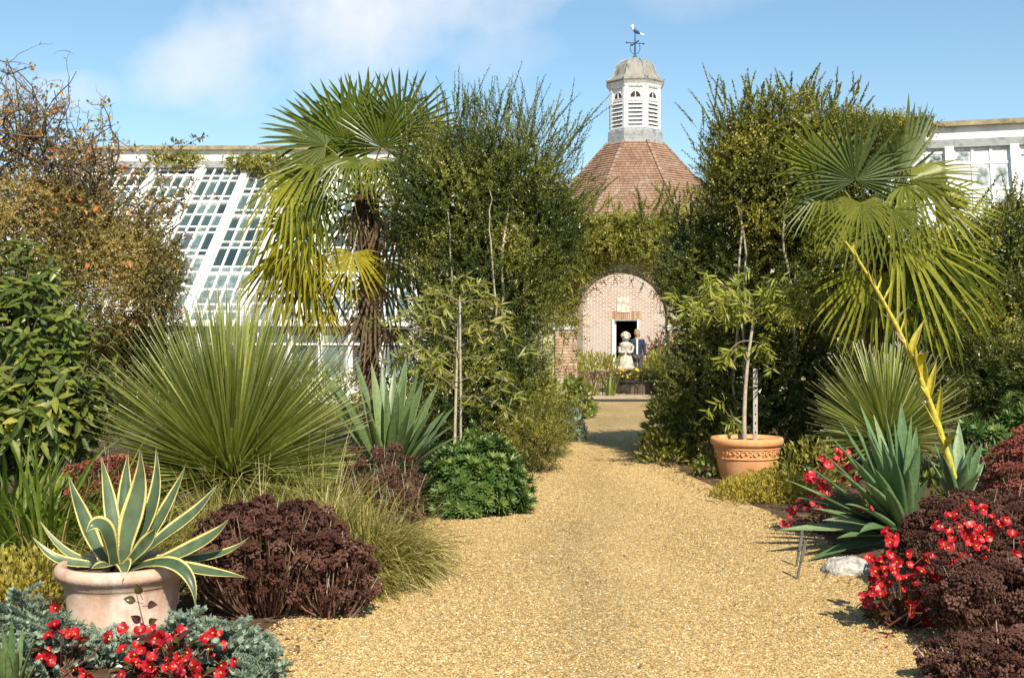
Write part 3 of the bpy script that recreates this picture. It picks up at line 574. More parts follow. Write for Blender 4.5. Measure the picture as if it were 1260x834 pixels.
# ------------------------------------------------------------------ garden wall with the arched gateway
AX, AR, AS, AY, AT = X(766, 30), 1.16, 2.05, 30.0, 4.55
gw = thing("garden_wall", (AX, AY, 0), "tall creeper covered garden wall pierced by a round arched gateway", "wall")
mb = MB()
xl, xr = -2.3, 8.8
box(mb, ((xl + AX - AR) / 2, AY + .3, AT / 2), (AX - AR - xl, .6, AT)); box(mb, ((xr + AX + AR) / 2, AY + .3, AT / 2), (xr - AX - AR, .6, AT))
q = np.linspace(math.pi, 0, 25); arc = np.stack([AX + AR * np.cos(q), AS + AR * np.sin(q)], 1)
for y in (AY, AY + .6):
    V = np.concatenate([np.stack([arc[:, 0], np.full(25, y), arc[:, 1]], 1), np.stack([arc[:, 0], np.full(25, y), np.full(25, AT)], 1)])
    mb.add(V, [[i, i + 1, 26 + i, 25 + i] for i in range(24)])
V = np.concatenate([np.stack([arc[:, 0], np.full(25, AY), arc[:, 1]], 1), np.stack([arc[:, 0], np.full(25, AY + .6), arc[:, 1]], 1)]); mb.add(V, [[i, i + 1, 26 + i, 25 + i] for i in range(24)])
mb.add([[AX - AR, AY, AT], [AX + AR, AY, AT], [AX + AR, AY + .6, AT], [AX - AR, AY + .6, AT]], [[0, 1, 2, 3]])
mb.build("wall", M['plaster'], gw)
m = MB(); box(m, ((xl + xr) / 2, AY + .3, AT + .06), (xr - xl + .1, .74, .12)); m.build("coping", M['coping'], gw)
for sgn in (-1, 1):   # brick piers: every brick its own piece in recessed mortar
    x_in = AX + sgn * AR; m = MB(); box(m, (x_in + sgn * .28, AY - .03, .87), (.56, .06, 1.74)); m.build("pier_mortar", M['mortar'], gw)
    for c in range(23):
        z = .038 + c * .0755; off = 0 if c % 2 else .115; e = np.arange(-off, .56, .23); 
        for j in e:
            a, b = max(j, 0) + .006, min(j + .23, .56) - .006
            if b - a < .04: continue
            m = MB(); box(m, (x_in + sgn * (a + b) / 2, AY - .04 - rng.uniform(0, .006), z), (b - a, .075, .063)); m.build("brick", M['brick'], gw)
    m = MB(); box(m, (x_in + sgn * .29, AY + .22, 1.80), (.66, .66, .10)); m.build("impost", M['limewash'], gw)
m = MB(); q = np.linspace(0, math.pi, 33); tube(m, np.stack([AX + (AR + .02) * np.cos(q), np.full(33, AY - .01), AS + (AR + .02) * np.sin(q)], 1), .05, 6); m.build("arch_trim", M['coping'], gw)
# ------------------------------------------------------------------ beyond the gateway
pc = A(X(793, 32), 32.2, 0)
tub = thing("round_planter", pc, "dark round wooden planter of yellow flowers behind the arch", "planter")
for j in range(44):
    a = j / 44 * 2 * math.pi; m = MB(); box(m, pc + A(math.cos(a) * .9, math.sin(a) * .9, .19), (.05, .118, .34 + rng.uniform(-.004, .004)), rotz(a)); m.build("stave", M['wood'], tub)
m = MB(); lathe(m, [(.86, .36), (.97, .36), (.97, .42), (.86, .42), (.86, .36)], 44, pc); m.build("rim", M['slate'], tub)
m = MB(); lathe(m, [(.87, .36), (.4, .37), (.001, .37)], 30, pc); m.build("soil", M['soil'], tub)
yf = thing("yellow_flowers", pc + A(0, 0, .37), "mass of small yellow flowers filling the round planter", "flowers")
mb = MB(); n = 900; a = rng.random(n) * 6.28; r = .8 * np.sqrt(rng.random(n)); P = pc + np.stack([r * np.cos(a), r * np.sin(a), .40 + .22 * rng.random(n)], 1)
rhomb(mb, P, nrm(rdir(n) + UP * .3), rdir(n), .10, .05, rng.random(n)); mb.build("foliage", M['lime'], yf)
mb = MB(); k = rng.choice(n, 330, False); rhomb(mb, P[k] + A(0, 0, .07), nrm(rdir(330) * A(1, 1, .3)), nrm(A(0, -.8, 1) + rng.normal(0, .2, (330, 3))), .09, .09, rng.random(330)); mb.build("blooms", M['yellow'], yf, kind="stuff")
hf = thing("hoop_fence", (X(765, 31), 31.0, 0), "low rusty wire hoop edging in front of the round planter", "fence")
for j in range(11):
    cx = X(712, 31) + j * .21; q = np.linspace(0, math.pi, 12); p = [(cx - .21, 31, 0), (cx - .21, 31, .4)] + [(cx - .21 * math.cos(t), 31 + .012 * (j % 2), .44 + .22 * math.sin(t)) for t in q] + [(cx + .21, 31, .4), (cx + .21, 31, 0)]
    m = MB(); tube(m, p, .010, 5); m.build("hoop", M['dark'], hf)
def grass(name, loc, label, cat, n, Ln, Wd, mat, spread=.12, lean=.5, droop=.6, group=None, prof=(.6, 1, 1, .85, .5, .05), part="blades", fold=.0, az=None, lrange=(.6, 1.1)):
    loc = np.asarray(loc, float); t = thing(name, loc, label, cat, group); mb = MB()
    a = rng.random(n) * 6.28 if az is None else rng.normal(az[0], az[1], n); r = spread * np.sqrt(rng.random(n)); P = loc + np.stack([r * np.cos(a), r * np.sin(a), 0 * a], 1)
    l = lean * rng.random(n) ** .7 + .03; D = nrm(np.stack([np.cos(a) * l, np.sin(a) * l, np.ones(n)], 1) + rng.normal(0, .08, (n, 3)))
    Nn = nrm(np.stack([-np.cos(a), -np.sin(a), .3 * np.ones(n)], 1) + rng.normal(0, .25, (n, 3)))
    ribbons(mb, P, D, Nn, Ln * rng.uniform(*lrange, n), Wd * rng.uniform(.7, 1.2, n), prof, droop * rng.uniform(.3, 1.3, n), rng.random(n), fold)
    mb.build(part, mat, t, kind="stuff" if n > 60 else None); return t
grass("iris_clump", (X(749, 30.9), 30.75, .03), "upright pale green iris leaves beside the round planter", "plant", 26, .62, .05, M['lime'], .16, .25, .1)
grass("iris_clump", (X(728, 30.9), 30.8, .03), "shorter yellowish iris leaves close to the brick pier", "plant", 30, .48, .04, M['ivy'], .2, .4, .25)
def mound(name, loc, r, label, cat, mat, n, ll, lw, part="foliage", group=None, lo=.5, upb=.6, stems=None, kind=None, fold=.2, rnd=None):
    """low cushion of separate leaves over a dome"""
    loc = np.asarray(loc, float); t = thing(name, loc, label, cat, group); mb = MB()
    P, o = shell(loc, r, n, lo, .5, loc[2] + .005); nn = len(P); D = nrm(o * .6 + UP * upb + rdir(nn) * .8); Nn = nrm(o + rdir(nn) * .5 + UP * .4)
    cl = .5 + .5 * np.sin(P[:, 0] * 9 / r[0] + 3 * np.sin(P[:, 1] * 7)) * np.sin(P[:, 2] * 8 / r[2])
    rhomb(mb, P, D, Nn, ll * rng.uniform(.6, 1.3, nn), lw * rng.uniform(.6, 1.3, nn), np.clip(.65 * rng.random(nn) + .35 * cl, 0, 1), fold)
    mb.build(part, mat, t)
    if stems:
        ms = MB(); k = 24; tubes(ms, np.stack([np.repeat(loc[None] + A(0, 0, .0), k, 0) + rng.normal(0, .05, (k, 3)) * A(1, 1, 0), loc + A(0, 0, r[2] * .4) + rdir(k) * np.asarray(r) * .3, P[:k]], 1), .006, 3); ms.build("stems", stems, t)
    return t
mound("border_shrub", (X(757, 36.5), 36.5, .04), (1.75, .35, .46), "low band of brownish bedding across the courtyard", "bedding", M['litter'], 2600, .10, .05, upb=1)
mound("border_shrub", (X(728, 42.8), 42.8, .04), (1.6, .5, .95), "olive green border plants under the brick wall left of the doorway", "shrub", M['ivy'], 2200, .20, .06, upb=1.2)
mound("border_shrub", (X(818, 42.5), 42.2, .04), (1.3, .6, 1.0), "grey green border plants right of the doorway", "shrub", M['ivy'], 1800, .18, .07, upb=1.1)
mound("red_shrub", (X(822, 42), 43.2, .04), (1.0, .5, 1.75), "reddish leaved shrub against the brick wall right of the doorway", "shrub", M['litter'], 1700, .16, .08)
# statue
sc_ = A(X(770, 37.2), 37.2, .03)
st = thing("stone_statue", sc_, "pale stone statue of a robed child on a plinth before the doorway", "statue")
m = MB(); box(m, sc_ + A(0, 0, .26), (.62, .62, .52)); box(m, sc_ + A(0, 0, .56), (.54, .54, .08)); m.build("plinth", M['statue'], st)
m = MB(); seg = 28; an = np.arange(seg) / seg * 6.283; rows = [(.0, .235), (.05, .24), (.2, .205), (.38, .165), (.5, .15), (.62, .17), (.70, .19), (.75, .15), (.78, .07), (.82, .055)]
V = np.stack([np.stack([np.cos(an) * r * (1 + .09 * np.sin(an * 7 + z * 3) * (z < .5)), np.sin(an) * r * .75 * (1 + .08 * np.sin(an * 9) * (z < .5)), np.full(seg, z + .6)], 1) for z, r in rows]) + sc_
i = np.arange(len(rows) * seg).reshape(len(rows), seg); j = np.roll(i, -1, 1); m.add(V, np.stack([i[:-1], j[:-1], j[1:], i[1:]], -1).reshape(-1, 4)); m.build("robe", M['statue'], st, True)
m = MB(); lathe(m, [(.001, 1.38), (.07, 1.39), (.115, 1.45), (.125, 1.52), (.11, 1.60), (.07, 1.645), (.001, 1.66)], 18, sc_); 
tube(m, sc_ + A([0, -.115, 1.52], [0, -.15, 1.475], [0, -.12, 1.46]), [.012, .022, .012], 6); m.build("head", M['statue'], st, True)
m = MB(); P = sc_ + A(0, .01, 1.54) + nrm(rdir(60) + A(0, .25, .35)) * A(.13, .125, .135)
for p in P: lathe(m, [(.001, -.035), (.03, -.02), (.036, 0), (.03, .02), (.001, .035)], 7, p)
m.build("curls", M['statue'], st, True)
for s in (-1, 1):
    m = MB(); tube(m, sc_ + A([s * .16, 0, 1.30], [s * .215, -.02, 1.2], [s * .20, -.08, 1.06], [s * .10, -.17, 1.04], [s * .03, -.18, 1.06]), [.055, .06, .05, .04, .03], 9); m.build("arm", M['statue'], st, True)
# person in the doorway
def skin(name, verts, edges, rad, mat, parent, loc, root=0, sub=2):
    me = bpy.data.meshes.new(name); me.from_pydata([Vector(v) for v in verts], edges, []); me.materials.append(mat)
    o = bpy.data.objects.new(name, me); COL.objects.link(o); o.parent = parent
    sm = o.modifiers.new("skin", 'SKIN'); sm.use_smooth_shade = True
    for i, r in enumerate(rad):
        sv = me.skin_vertices[0].data[i]; sv.radius = r if hasattr(r, '__len__') else (r, r); sv.use_root = (i == root)
    ss = o.modifiers.new("sub", 'SUBSURF'); ss.levels = sub; ss.render_levels = sub; return o
pl = A(X(784, 38.3), 38.3, .04)
pr = thing("person", pl, "fair haired person in a navy jacket standing behind the stone statue", "person")
V = [(0, 0, .95), (0, 0, 1.15), (0, -.01, 1.36), (0, 0, 1.47), (0, -.01, 1.55), (0, -.02, 1.64), (0, -.01, 1.71),
     (.19, 0, 1.40), (.235, .01, 1.14), (.25, -.05, .90), (.25, -.07, .82), (-.19, 0, 1.40), (-.235, .01, 1.14), (-.25, -.05, .90), (-.25, -.07, .82),
     (.09, 0, .88), (.10, -.01, .50), (.10, .02, .09), (.11, -.14, .04), (-.09, 0, .88), (-.10, .02, .50), (-.10, .04, .09), (-.11, -.11, .04)]
E = [(0, 1), (1, 2), (2, 3), (3, 4), (4, 5), (5, 6), (2, 7), (7, 8), (8, 9), (9, 10), (2, 11), (11, 12), (12, 13), (13, 14), (0, 15), (15, 16), (16, 17), (17, 18), (0, 19), (19, 20), (20, 21), (21, 22)]
Rd = [(.15, .10), (.145, .095), (.15, .10), .055, .065, (.078, .09), .055, .055, .043, .032, .032, .055, .043, .032, .032, .08, .058, .042, .035, .08, .058, .042, .035]
body = skin("body", V, E, Rd, M['skin'], pr, pl)
ji = [0, 1, 2, 3, 7, 8, 9, 11, 12, 13]; mp = {a: b for b, a in enumerate(ji)}
skin("jacket", [(0, 0, .84) if a == 0 else (0, .01, 1.43) if a == 3 else V[a] for a in ji], [(mp[a], mp[b]) for a, b in E if a in mp and b in mp], [(.175, .13), (.172, .125), (.178, .125), (.135, .11), .075, .06, .052, .075, .06, .052], M['navy'], pr, pl)
ti = [0, 15, 16, 17, 19, 20, 21]; mp = {a: b for b, a in enumerate(ti)}
skin("trousers", [V[a] for a in ti], [(mp[a], mp[b]) for a, b in E if a in mp and b in mp], [(.165, .115), .098, .075, .062, .098, .075, .062], M['greycloth'], pr, pl)
for s in (-1, 1):
    m = MB(); tube(m, pl + A([s * .11, .06, .04], [s * .11, -.05, .05], [s * .115, -.17, .035], [s * .115, -.2, .03]), [.045, .05, .045, .02], 8); m.build("shoe", M['dark'], pr, True)
    m = MB(); fz = .80
    for f in range(4): tube(m, pl + A([s * .25, -.095 + f * .018, fz], [s * .255, -.10 + f * .02, fz - .05 - .008 * (f in (1, 2))], [s * .245, -.105 + f * .02, fz - .085 - .008 * (f in (1, 2))]), [.010, .009, .006], 5)
    tube(m, pl + A([s * .24, -.10, fz + .04], [s * .225, -.125, fz], [s * .225, -.13, fz - .03]), [.012, .011, .007], 5); m.build("fingers", M['skin'], body, True)
    m = MB(); lathe(m, [(.001, -.03), (.018, -.02), (.022, .005), (.016, .028), (.001, .035)], 8, pl + A(s * .088, 0, 1.615), sx=.5); m.build("ear", M['skin'], body, True)
    m = MB(); lathe(m, [(.001, -.008), (.008, 0), (.001, .008)], 6, pl + A(s * .032, -.098, 1.635)); m.build("eye", M['dark'], body, True)
m = MB(); tube(m, pl + A([0, -.095, 1.645], [0, -.118, 1.60], [0, -.10, 1.59]), [.008, .016, .008], 6); m.build("nose", M['skin'], body, True)
m = MB(); tube(m, pl + A([-.025, -.098, 1.567], [0, -.103, 1.563], [.025, -.098, 1.567]), .006, 5); m.build("mouth", M['sedumred'], body, True)
m = MB(); P = pl + A(0, .012, 1.655) + nrm(rdir(260) + A(0, .45, .55)) * A(.09, .105, .105)
D = nrm((P - pl - A(0, .0, 1.75)) * A(1, 1, .6) - UP * .5); ribbons(m, P, D, nrm(P - pl - A(0, 0, 1.64)), .09, .03, [.8, 1, .6], .2, rng.random(260)); lathe(m, [(.098, 1.64), (.10, 1.68), (.085, 1.74), (.05, 1.775), (.001, 1.785)], 16, pl + A(0, .015, 0)); m.build("hair", M['fairhair'], pr)
m = MB(); tube(m, pl + A([-.02, -.115, 1.44], [-.02, -.135, 1.25], [-.02, -.14, .95]), [.045, .04, .035], 6); m.build("shirt", M['shirt'], pr, True)

# ------------------------------------------------------------------ tall shrubs
def tall(name, base, label, cat, ells, mat, n, Ln, m, ll, lw, droop=.12, up=.55, twigs=None, limbs=(), ang=50, lo=.55, back=.35, inner=.25, jit=.45):
    """ells: (px, py, depth, rx px, rz px, ry m). crown = leafy shoots in the outer shell plus sparse inner foliage"""
    t = thing(name, base, label, cat); ml, ms = MB(), MB(); vol = [e[3] * e[4] for e in ells]; tot = sum(vol)
    for e, vv in zip(ells, vol):
        c = W(*e[:3]); s = e[2] / F; r = A(e[3] * s, e[5], e[4] * s); k = int(n * vv / tot)
        P, o = shell(c, r, k, lo, back); D = nrm(o * .55 + UP * up + rdir(len(P)) * jit)
        cl = np.clip(.45 + .30 * np.sin(P[:, 0] * 5.3 + 2 * np.sin(P[:, 2] * 3.1 + e[0])) + .22 * np.sin(P[:, 2] * 7.1 + P[:, 1] * 4) + rng.normal(0, .15, len(P)), 0, 1)
        shoots(ml, ms, P - D * Ln * .45, D, Ln * rng.uniform(.6, 1.3, len(P)), m, ll, lw, droop, ang, rb=cl, rv=.45, sr=.0022)
        ki = int(k * inner * 2.5); d = rdir(ki); P = c + d * r * (.2 + .55 * rng.random((ki, 1))); P = P[P[:, 2] > .05]; ki = len(P)
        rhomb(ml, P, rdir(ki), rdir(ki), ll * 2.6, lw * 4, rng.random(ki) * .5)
    if twigs: # (px, py, depth, spread px x, spread px y, count, length m, outward x lean)
        for px, py, d, sx, sy, k, tl, lean in twigs:
            P = np.array([W(px + rng.uniform(-sx, sx), py + rng.uniform(-sy, sy), d + rng.uniform(-.4, .4)) for _ in range(k)])
            D = nrm(np.stack([lean + rng.normal(0, .28, k), rng.normal(-.05, .25, k), np.ones(k)], 1))
            shoots(ml, ms, P, D, tl * rng.uniform(.55, 1.2, k), 40, ll * .85, lw * .95, .10, 40, .15, True, .5, .004, rb=np.clip(rng.normal(.5, .22, k), 0, 1))
    for pts, r0 in limbs:
        p = np.array([W(*q) for q in pts]); p = np.array([np.interp(np.linspace(0, 1, 12), np.linspace(0, 1, len(p)), p[:, i]) for i in range(3)]).T; p[1:] += rng.normal(0, .014, (11, 3)); r0 = r0 * .75; mt = MB(); tube(mt, p, np.linspace(r0, r0 * .35, len(p)), 6, .8); mt.build("stem", M['palebark'], t)
    ml.build("crown", mat, t); ms.build("shoots", M['shoot'], t, kind="stuff"); return t
def gl(px, d): return (X(px, d), d, 0)
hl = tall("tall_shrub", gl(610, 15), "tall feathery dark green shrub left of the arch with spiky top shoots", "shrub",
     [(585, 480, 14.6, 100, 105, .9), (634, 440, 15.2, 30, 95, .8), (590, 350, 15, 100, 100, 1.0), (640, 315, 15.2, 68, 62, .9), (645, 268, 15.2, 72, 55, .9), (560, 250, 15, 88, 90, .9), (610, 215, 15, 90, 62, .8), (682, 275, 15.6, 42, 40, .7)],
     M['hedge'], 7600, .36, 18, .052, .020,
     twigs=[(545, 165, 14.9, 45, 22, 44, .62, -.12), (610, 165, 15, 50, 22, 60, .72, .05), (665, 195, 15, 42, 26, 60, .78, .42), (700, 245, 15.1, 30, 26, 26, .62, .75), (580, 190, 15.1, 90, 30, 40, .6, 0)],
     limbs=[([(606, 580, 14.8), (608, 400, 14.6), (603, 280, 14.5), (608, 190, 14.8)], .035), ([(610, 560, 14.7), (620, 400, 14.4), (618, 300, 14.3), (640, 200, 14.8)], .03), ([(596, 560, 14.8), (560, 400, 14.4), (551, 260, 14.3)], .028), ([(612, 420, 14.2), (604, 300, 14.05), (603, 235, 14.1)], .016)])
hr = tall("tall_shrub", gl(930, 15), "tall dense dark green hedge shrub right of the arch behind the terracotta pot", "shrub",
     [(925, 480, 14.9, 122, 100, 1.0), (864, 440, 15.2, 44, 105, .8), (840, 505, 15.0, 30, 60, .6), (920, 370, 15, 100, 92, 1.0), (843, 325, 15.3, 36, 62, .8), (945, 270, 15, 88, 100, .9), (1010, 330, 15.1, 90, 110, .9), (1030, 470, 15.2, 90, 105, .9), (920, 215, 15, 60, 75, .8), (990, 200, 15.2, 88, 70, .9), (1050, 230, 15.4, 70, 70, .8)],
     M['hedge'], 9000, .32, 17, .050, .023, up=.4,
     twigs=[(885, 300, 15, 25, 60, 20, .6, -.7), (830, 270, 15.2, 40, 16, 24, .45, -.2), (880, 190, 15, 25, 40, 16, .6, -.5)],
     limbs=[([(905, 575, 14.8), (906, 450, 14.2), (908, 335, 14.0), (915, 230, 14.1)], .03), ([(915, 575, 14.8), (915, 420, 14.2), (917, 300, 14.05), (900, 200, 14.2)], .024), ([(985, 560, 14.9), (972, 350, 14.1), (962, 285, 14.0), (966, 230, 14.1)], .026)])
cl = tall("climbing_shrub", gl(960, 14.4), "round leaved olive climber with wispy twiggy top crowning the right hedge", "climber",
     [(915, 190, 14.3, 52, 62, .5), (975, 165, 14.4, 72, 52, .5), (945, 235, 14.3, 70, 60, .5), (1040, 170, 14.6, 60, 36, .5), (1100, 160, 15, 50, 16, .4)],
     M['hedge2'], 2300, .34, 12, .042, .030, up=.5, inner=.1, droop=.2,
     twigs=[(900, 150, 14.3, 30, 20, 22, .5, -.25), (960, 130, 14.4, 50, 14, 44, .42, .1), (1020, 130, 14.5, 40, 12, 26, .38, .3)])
for px, py, d, rx_, rz_, nn, lab in [(700, 300, 29.7, 50, 48, 760, "olive creeper hanging over the left shoulder of the arch wall"), (768, 288, 29.6, 60, 30, 700, "yellowish creeper draped over the crown of the arch"), (845, 300, 29.7, 50, 60, 600, "olive creeper on the arch wall merging into the right hedge")]:
    t = tall("wall_creeper", (X(px, d), d + .2, 3), lab, "creeper", [(px, py, d, rx_, rz_, .42)], M['ivy'], nn, .5, 14, .10, .042, droop=.5, up=.25, inner=.15, lo=.35,
        twigs=[(px, py - rz_ + 8, d, rx_ * .8, 6, 16, .5, .1)])
t = thing("wall_creeper", (X(690, 29.8), 29.8, 1), "sparse yellow creeper clinging to the brick pier and left haunch of the arch", "creeper"); ml, ms = MB(), MB()
P = np.array([W(rng.uniform(672, 712), rng.uniform(340, 470), 29.82) for _ in range(420)]); P = P[(np.hypot(P[:, 0] - AX, P[:, 2] - AS) > AR - .05) | (P[:, 2] < AS)]; P = P[(P[:, 2] > 1.9) | (rng.random(len(P)) < .12)]
k = len(P); shoots(ml, ms, P, nrm(rdir(k) * A(1, .35, 1)), .38, 9, .095, .05, .3, sr=.003); ml.build("crown", M['ivy'], t); ms.build("shoots", M['shoot'], t, kind="stuff")
t = thing("hanging_vine", (AX, 30.2, 3.2), "thin reddish vine strands dangling inside the arch", "vine"); ml, ms = MB(), MB()
P = np.array([[AX + AR * .95 * math.cos(a), 30.25, AS + AR * .97 * math.sin(a)] for a in rng.uniform(.15, 2.9, 34)]); k = len(P)
shoots(ml, ms, P, nrm(np.stack([rng.normal(0, .8, k), rng.normal(0, .1, k), -np.abs(rng.normal(.6, .4, k))], 1)), .45 * rng.uniform(.4, 1.2, k), 9, .06, .04, .1, rb=rng.random(k)); ml.build("leaves", M['litter'], t); ms.build("strands", M['twig'], t, kind="stuff")
tall("ridge_vine", (X(335, 33), 33, 6), "mat of green vine creeping along the ridge of the left greenhouse", "climber", [(345, 203, 34.2, 48, 13, .3), (300, 198, 34.4, 30, 8, .25), (215, 195, 34.4, 35, 8, .25)], M['ivy'], 330, .4, 12, .10, .05, up=.2, inner=.1)
tall("ridge_vine", (X(1110, 29.5), 29.5, 6), "brownish vine trailing along the stone coping of the right greenhouse", "climber", [(1080, 158, 28.9, 62, 14, .3), (1130, 152, 28.9, 24, 5, .2)], M['hedge2'], 480, .4, 12, .09, .05, up=.4, inner=.1)
# shrubs at the right edge
tall("shrub", gl(1225, 14), "dark grey green shrub with twiggy shoots under the right greenhouse", "shrub", [(1215, 330, 14, 62, 72, .8), (1255, 300, 14.2, 50, 60, .8), (1140, 350, 14.8, 60, 75, .7)], M['hedge'], 2100, .34, 14, .06, .026, up=.4, twigs=[(1225, 275, 14, 40, 20, 14, .5, .2)])
tall("shrub", gl(1200, 13), "mid green bushy shrub on the right behind the tall yellow flower stalk", "shrub", [(1200, 440, 13.4, 75, 85, .8), (1250, 400, 13.2, 60, 75, .8), (1150, 460, 13.6, 60, 70, .7)], M['hedge2'], 1700, .32, 14, .050, .026, up=.4)
tall("shrub", gl(1290, 11.5), "very dark shrub beside the rust red flower heads at the right edge", "shrub", [(1225, 470, 12.4, 70, 60, .6), (1290, 480, 11.8, 60, 110, .7)], M['hedge'], 1300, .3, 14, .045, .02, up=.4)
for px, d, rx_, h, lab in [(150, 20, 1.1, 1.15, "dark leafy bush before the greenhouse behind the autumn shrub"), (285, 21, 1.2, 1.05, "leafy bush before the greenhouse behind the big spiky rosette"), (390, 22, 1.1, 1.1, "low leafy bush at the foot of the left palm"), (490, 20, .9, 1.2, "leafy bush between the left palm and the tall left shrub")]:
    mound("leafy_bush", gl(px, d), (rx_, .7, h), lab, "bush", M['hedge2'], 2200, .11, .05)
tall("shrub", gl(200, 12.6), "dark evergreen shrub under the right side of the autumn shrub", "shrub", [(185, 440, 12.8, 58, 62, .6), (130, 470, 12.6, 60, 70, .6)], M['hedge'], 1100, .3, 14, .05, .025, up=.4)
mound("leafy_plant", gl(150, 9.0), (.5, .35, .62), "dark leafy plant between the glossy shrub and the big spiky rosette", "plant", M['hedge2'], 1500, .07, .03)
mound("leafy_plant", gl(400, 11.0), (.8, .4, .55), "low leafy plants under the broad sword leaves", "plant", M['green'], 1500, .09, .035)
mound("leafy_plant", gl(1000, 12.6), (.5, .35, .5), "low dark plants between the terracotta pot and the pale tipped rosette", "plant", M['hedge2'], 1300, .08, .03)
mound("leafy_plant", gl(1150, 10.4), (.7, .4, .55), "low green leaves behind the blue green straps", "plant", M['green'], 1300, .09, .035)
tall("shrub", gl(1400, 11), "dark green shrub beyond the right edge beside the rust red flower heads", "shrub", [(1400, 500, 11, 90, 110, .8), (1500, 470, 11.5, 110, 140, .9)], M['hedge2'], 1300, .3, 14, .05, .026, up=.4)
mound("leafy_bush", gl(1480, 8.2), (.9, 1.0, .7), "low bush in the right bed beyond the edge of the picture", "bush", M['hedge2'], 2200, .07, .035)
mound("leafy_bush", gl(-160, 8.8), (.9, .9, .9), "low bush in the left bed beyond the edge of the picture", "bush", M['hedge2'], 2200, .07, .035)
# lower planting at the foot of the left shrub and along the path
tall("feathery_shrub", gl(655, 14), "low wispy grey green shrub spilling onto the path from the left shrub", "shrub", [(655, 540, 13.9, 42, 42, .45), (690, 520, 15.5, 20, 32, .35)], M['hedge2'], 560, .34, 16, .045, .010, up=.35, inner=.15, twigs=[(665, 530, 13.7, 25, 30, 26, .45, .4)])
mound("leafy_plant", (X(662, 19), 19, 0), (.55, .5, .95), "grey green leafy plant at the path edge left of the arch", "plant", M['ivy'], 1200, .12, .06)
mound("leafy_plant", (X(706, 23), 23, 0), (.40, .45, .80), "bright green leafy plant nearest the brick pier of the arch", "plant", M['lime'], 900, .14, .09)
mound("leafy_plant", (X(662, 25), 25, 0), (.75, .5, .72), "broad leaved green plant in front of the garden wall left of the path", "plant", M['green'], 1100, .16, .09)
mound("leafy_plant", (X(702, 18), 18, 0), (.22, .35, .50), "small blue green plant leaning onto the left path edge", "plant", M['glauc'], 700, .11, .07)
mound("leafy_plant", (X(828, 16.5), 16.5, 0), (.42, .45, .95), "lime green broad leaved plant at the foot of the right hedge", "plant", M['lime'], 900, .15, .065, stems='x' and M['bark'])
mound("leafy_plant", (X(815, 15), 14.8, 0), (.38, .4, .45), "dark low foliage shading the path in front of the right hedge", "plant", M['hedge2'], 900, .09, .035)
mound("leafy_plant", (X(868, 13.6), 13.4, 0), (.22, .25, .28), "small green cushion plant left of the terracotta pot", "plant", M['lime'], 500, .06, .035)
mound("golden_groundcover", (X(938, 12), 11.6, 0), (.60, .5, .27), "golden bronze creeping plant below the terracotta pot", "ground cover", M['gold'], 6500, .045, .022, upb=.9)
mound("golden_groundcover", (X(30, 7), 7.0, 0), (.42, .4, .34), "golden leaved ground cover left of the agave pot", "ground cover", M['gold'], 2600, .04, .022, upb=.9)

# ------------------------------------------------------------------ palms
def fan(mb, hub, axis, normal, Rr, n=36, spread=135, droop=.25, split=.5, cup=.1, rnd=.5, gap=.72):
    axis = nrm(np.asarray(axis, float)); nn = np.asarray(normal, float); nn = nrm(nn - axis * (nn @ axis)); sx = np.cross(axis, nn)
    th = np.linspace(-R(spread), R(spread), n); dth = th[1] - th[0]; t = np.array([.0, .2, split, split + .06, .85, 1.0])
    for i, a in enumerate(th):
        if rng.random() < .04: continue
        brk = rng.random() < .10; a = a + rng.normal(0, dth * .12)
        Lr = Rr * (.80 + .20 * math.cos(a * .8)) * rng.uniform(.93, 1.04); d = axis * math.cos(a) + sx * math.sin(a); s = -axis * math.sin(a) + sx * math.cos(a)
        hw = np.where(t <= split, t * Lr * math.tan(dth / 2) * 1.02, split * Lr * math.tan(dth / 2) * np.interp(t, [split, split + .06, .8, .92, 1], [1, gap, gap * .8, gap * .45, .03]))
        C = hub + d * (t * Lr)[:, None] - nn * (cup * Lr * t ** 2)[:, None] - UP * ((droop * rng.uniform(.6, 1.5)) * Lr * np.maximum(t - .35, 0) ** 1.6 * 1.6 + brk * Lr * np.maximum(t - .6, 0) * .8)[:, None]
        s2 = s + rng.normal(0, .05, 3)
        V = np.stack([C - s2 * hw[:, None], C - nn * (hw * 1.0)[:, None], C + s2 * hw[:, None]], 1)
        k = np.arange(18).reshape(6, 3); f = np.stack([k[:-1, :-1], k[:-1, 1:], k[1:, 1:], k[1:, :-1]], -1).reshape(-1, 4)
        mb.add(V, f, np.clip(rnd + rng.normal(0, .15), 0, 1))
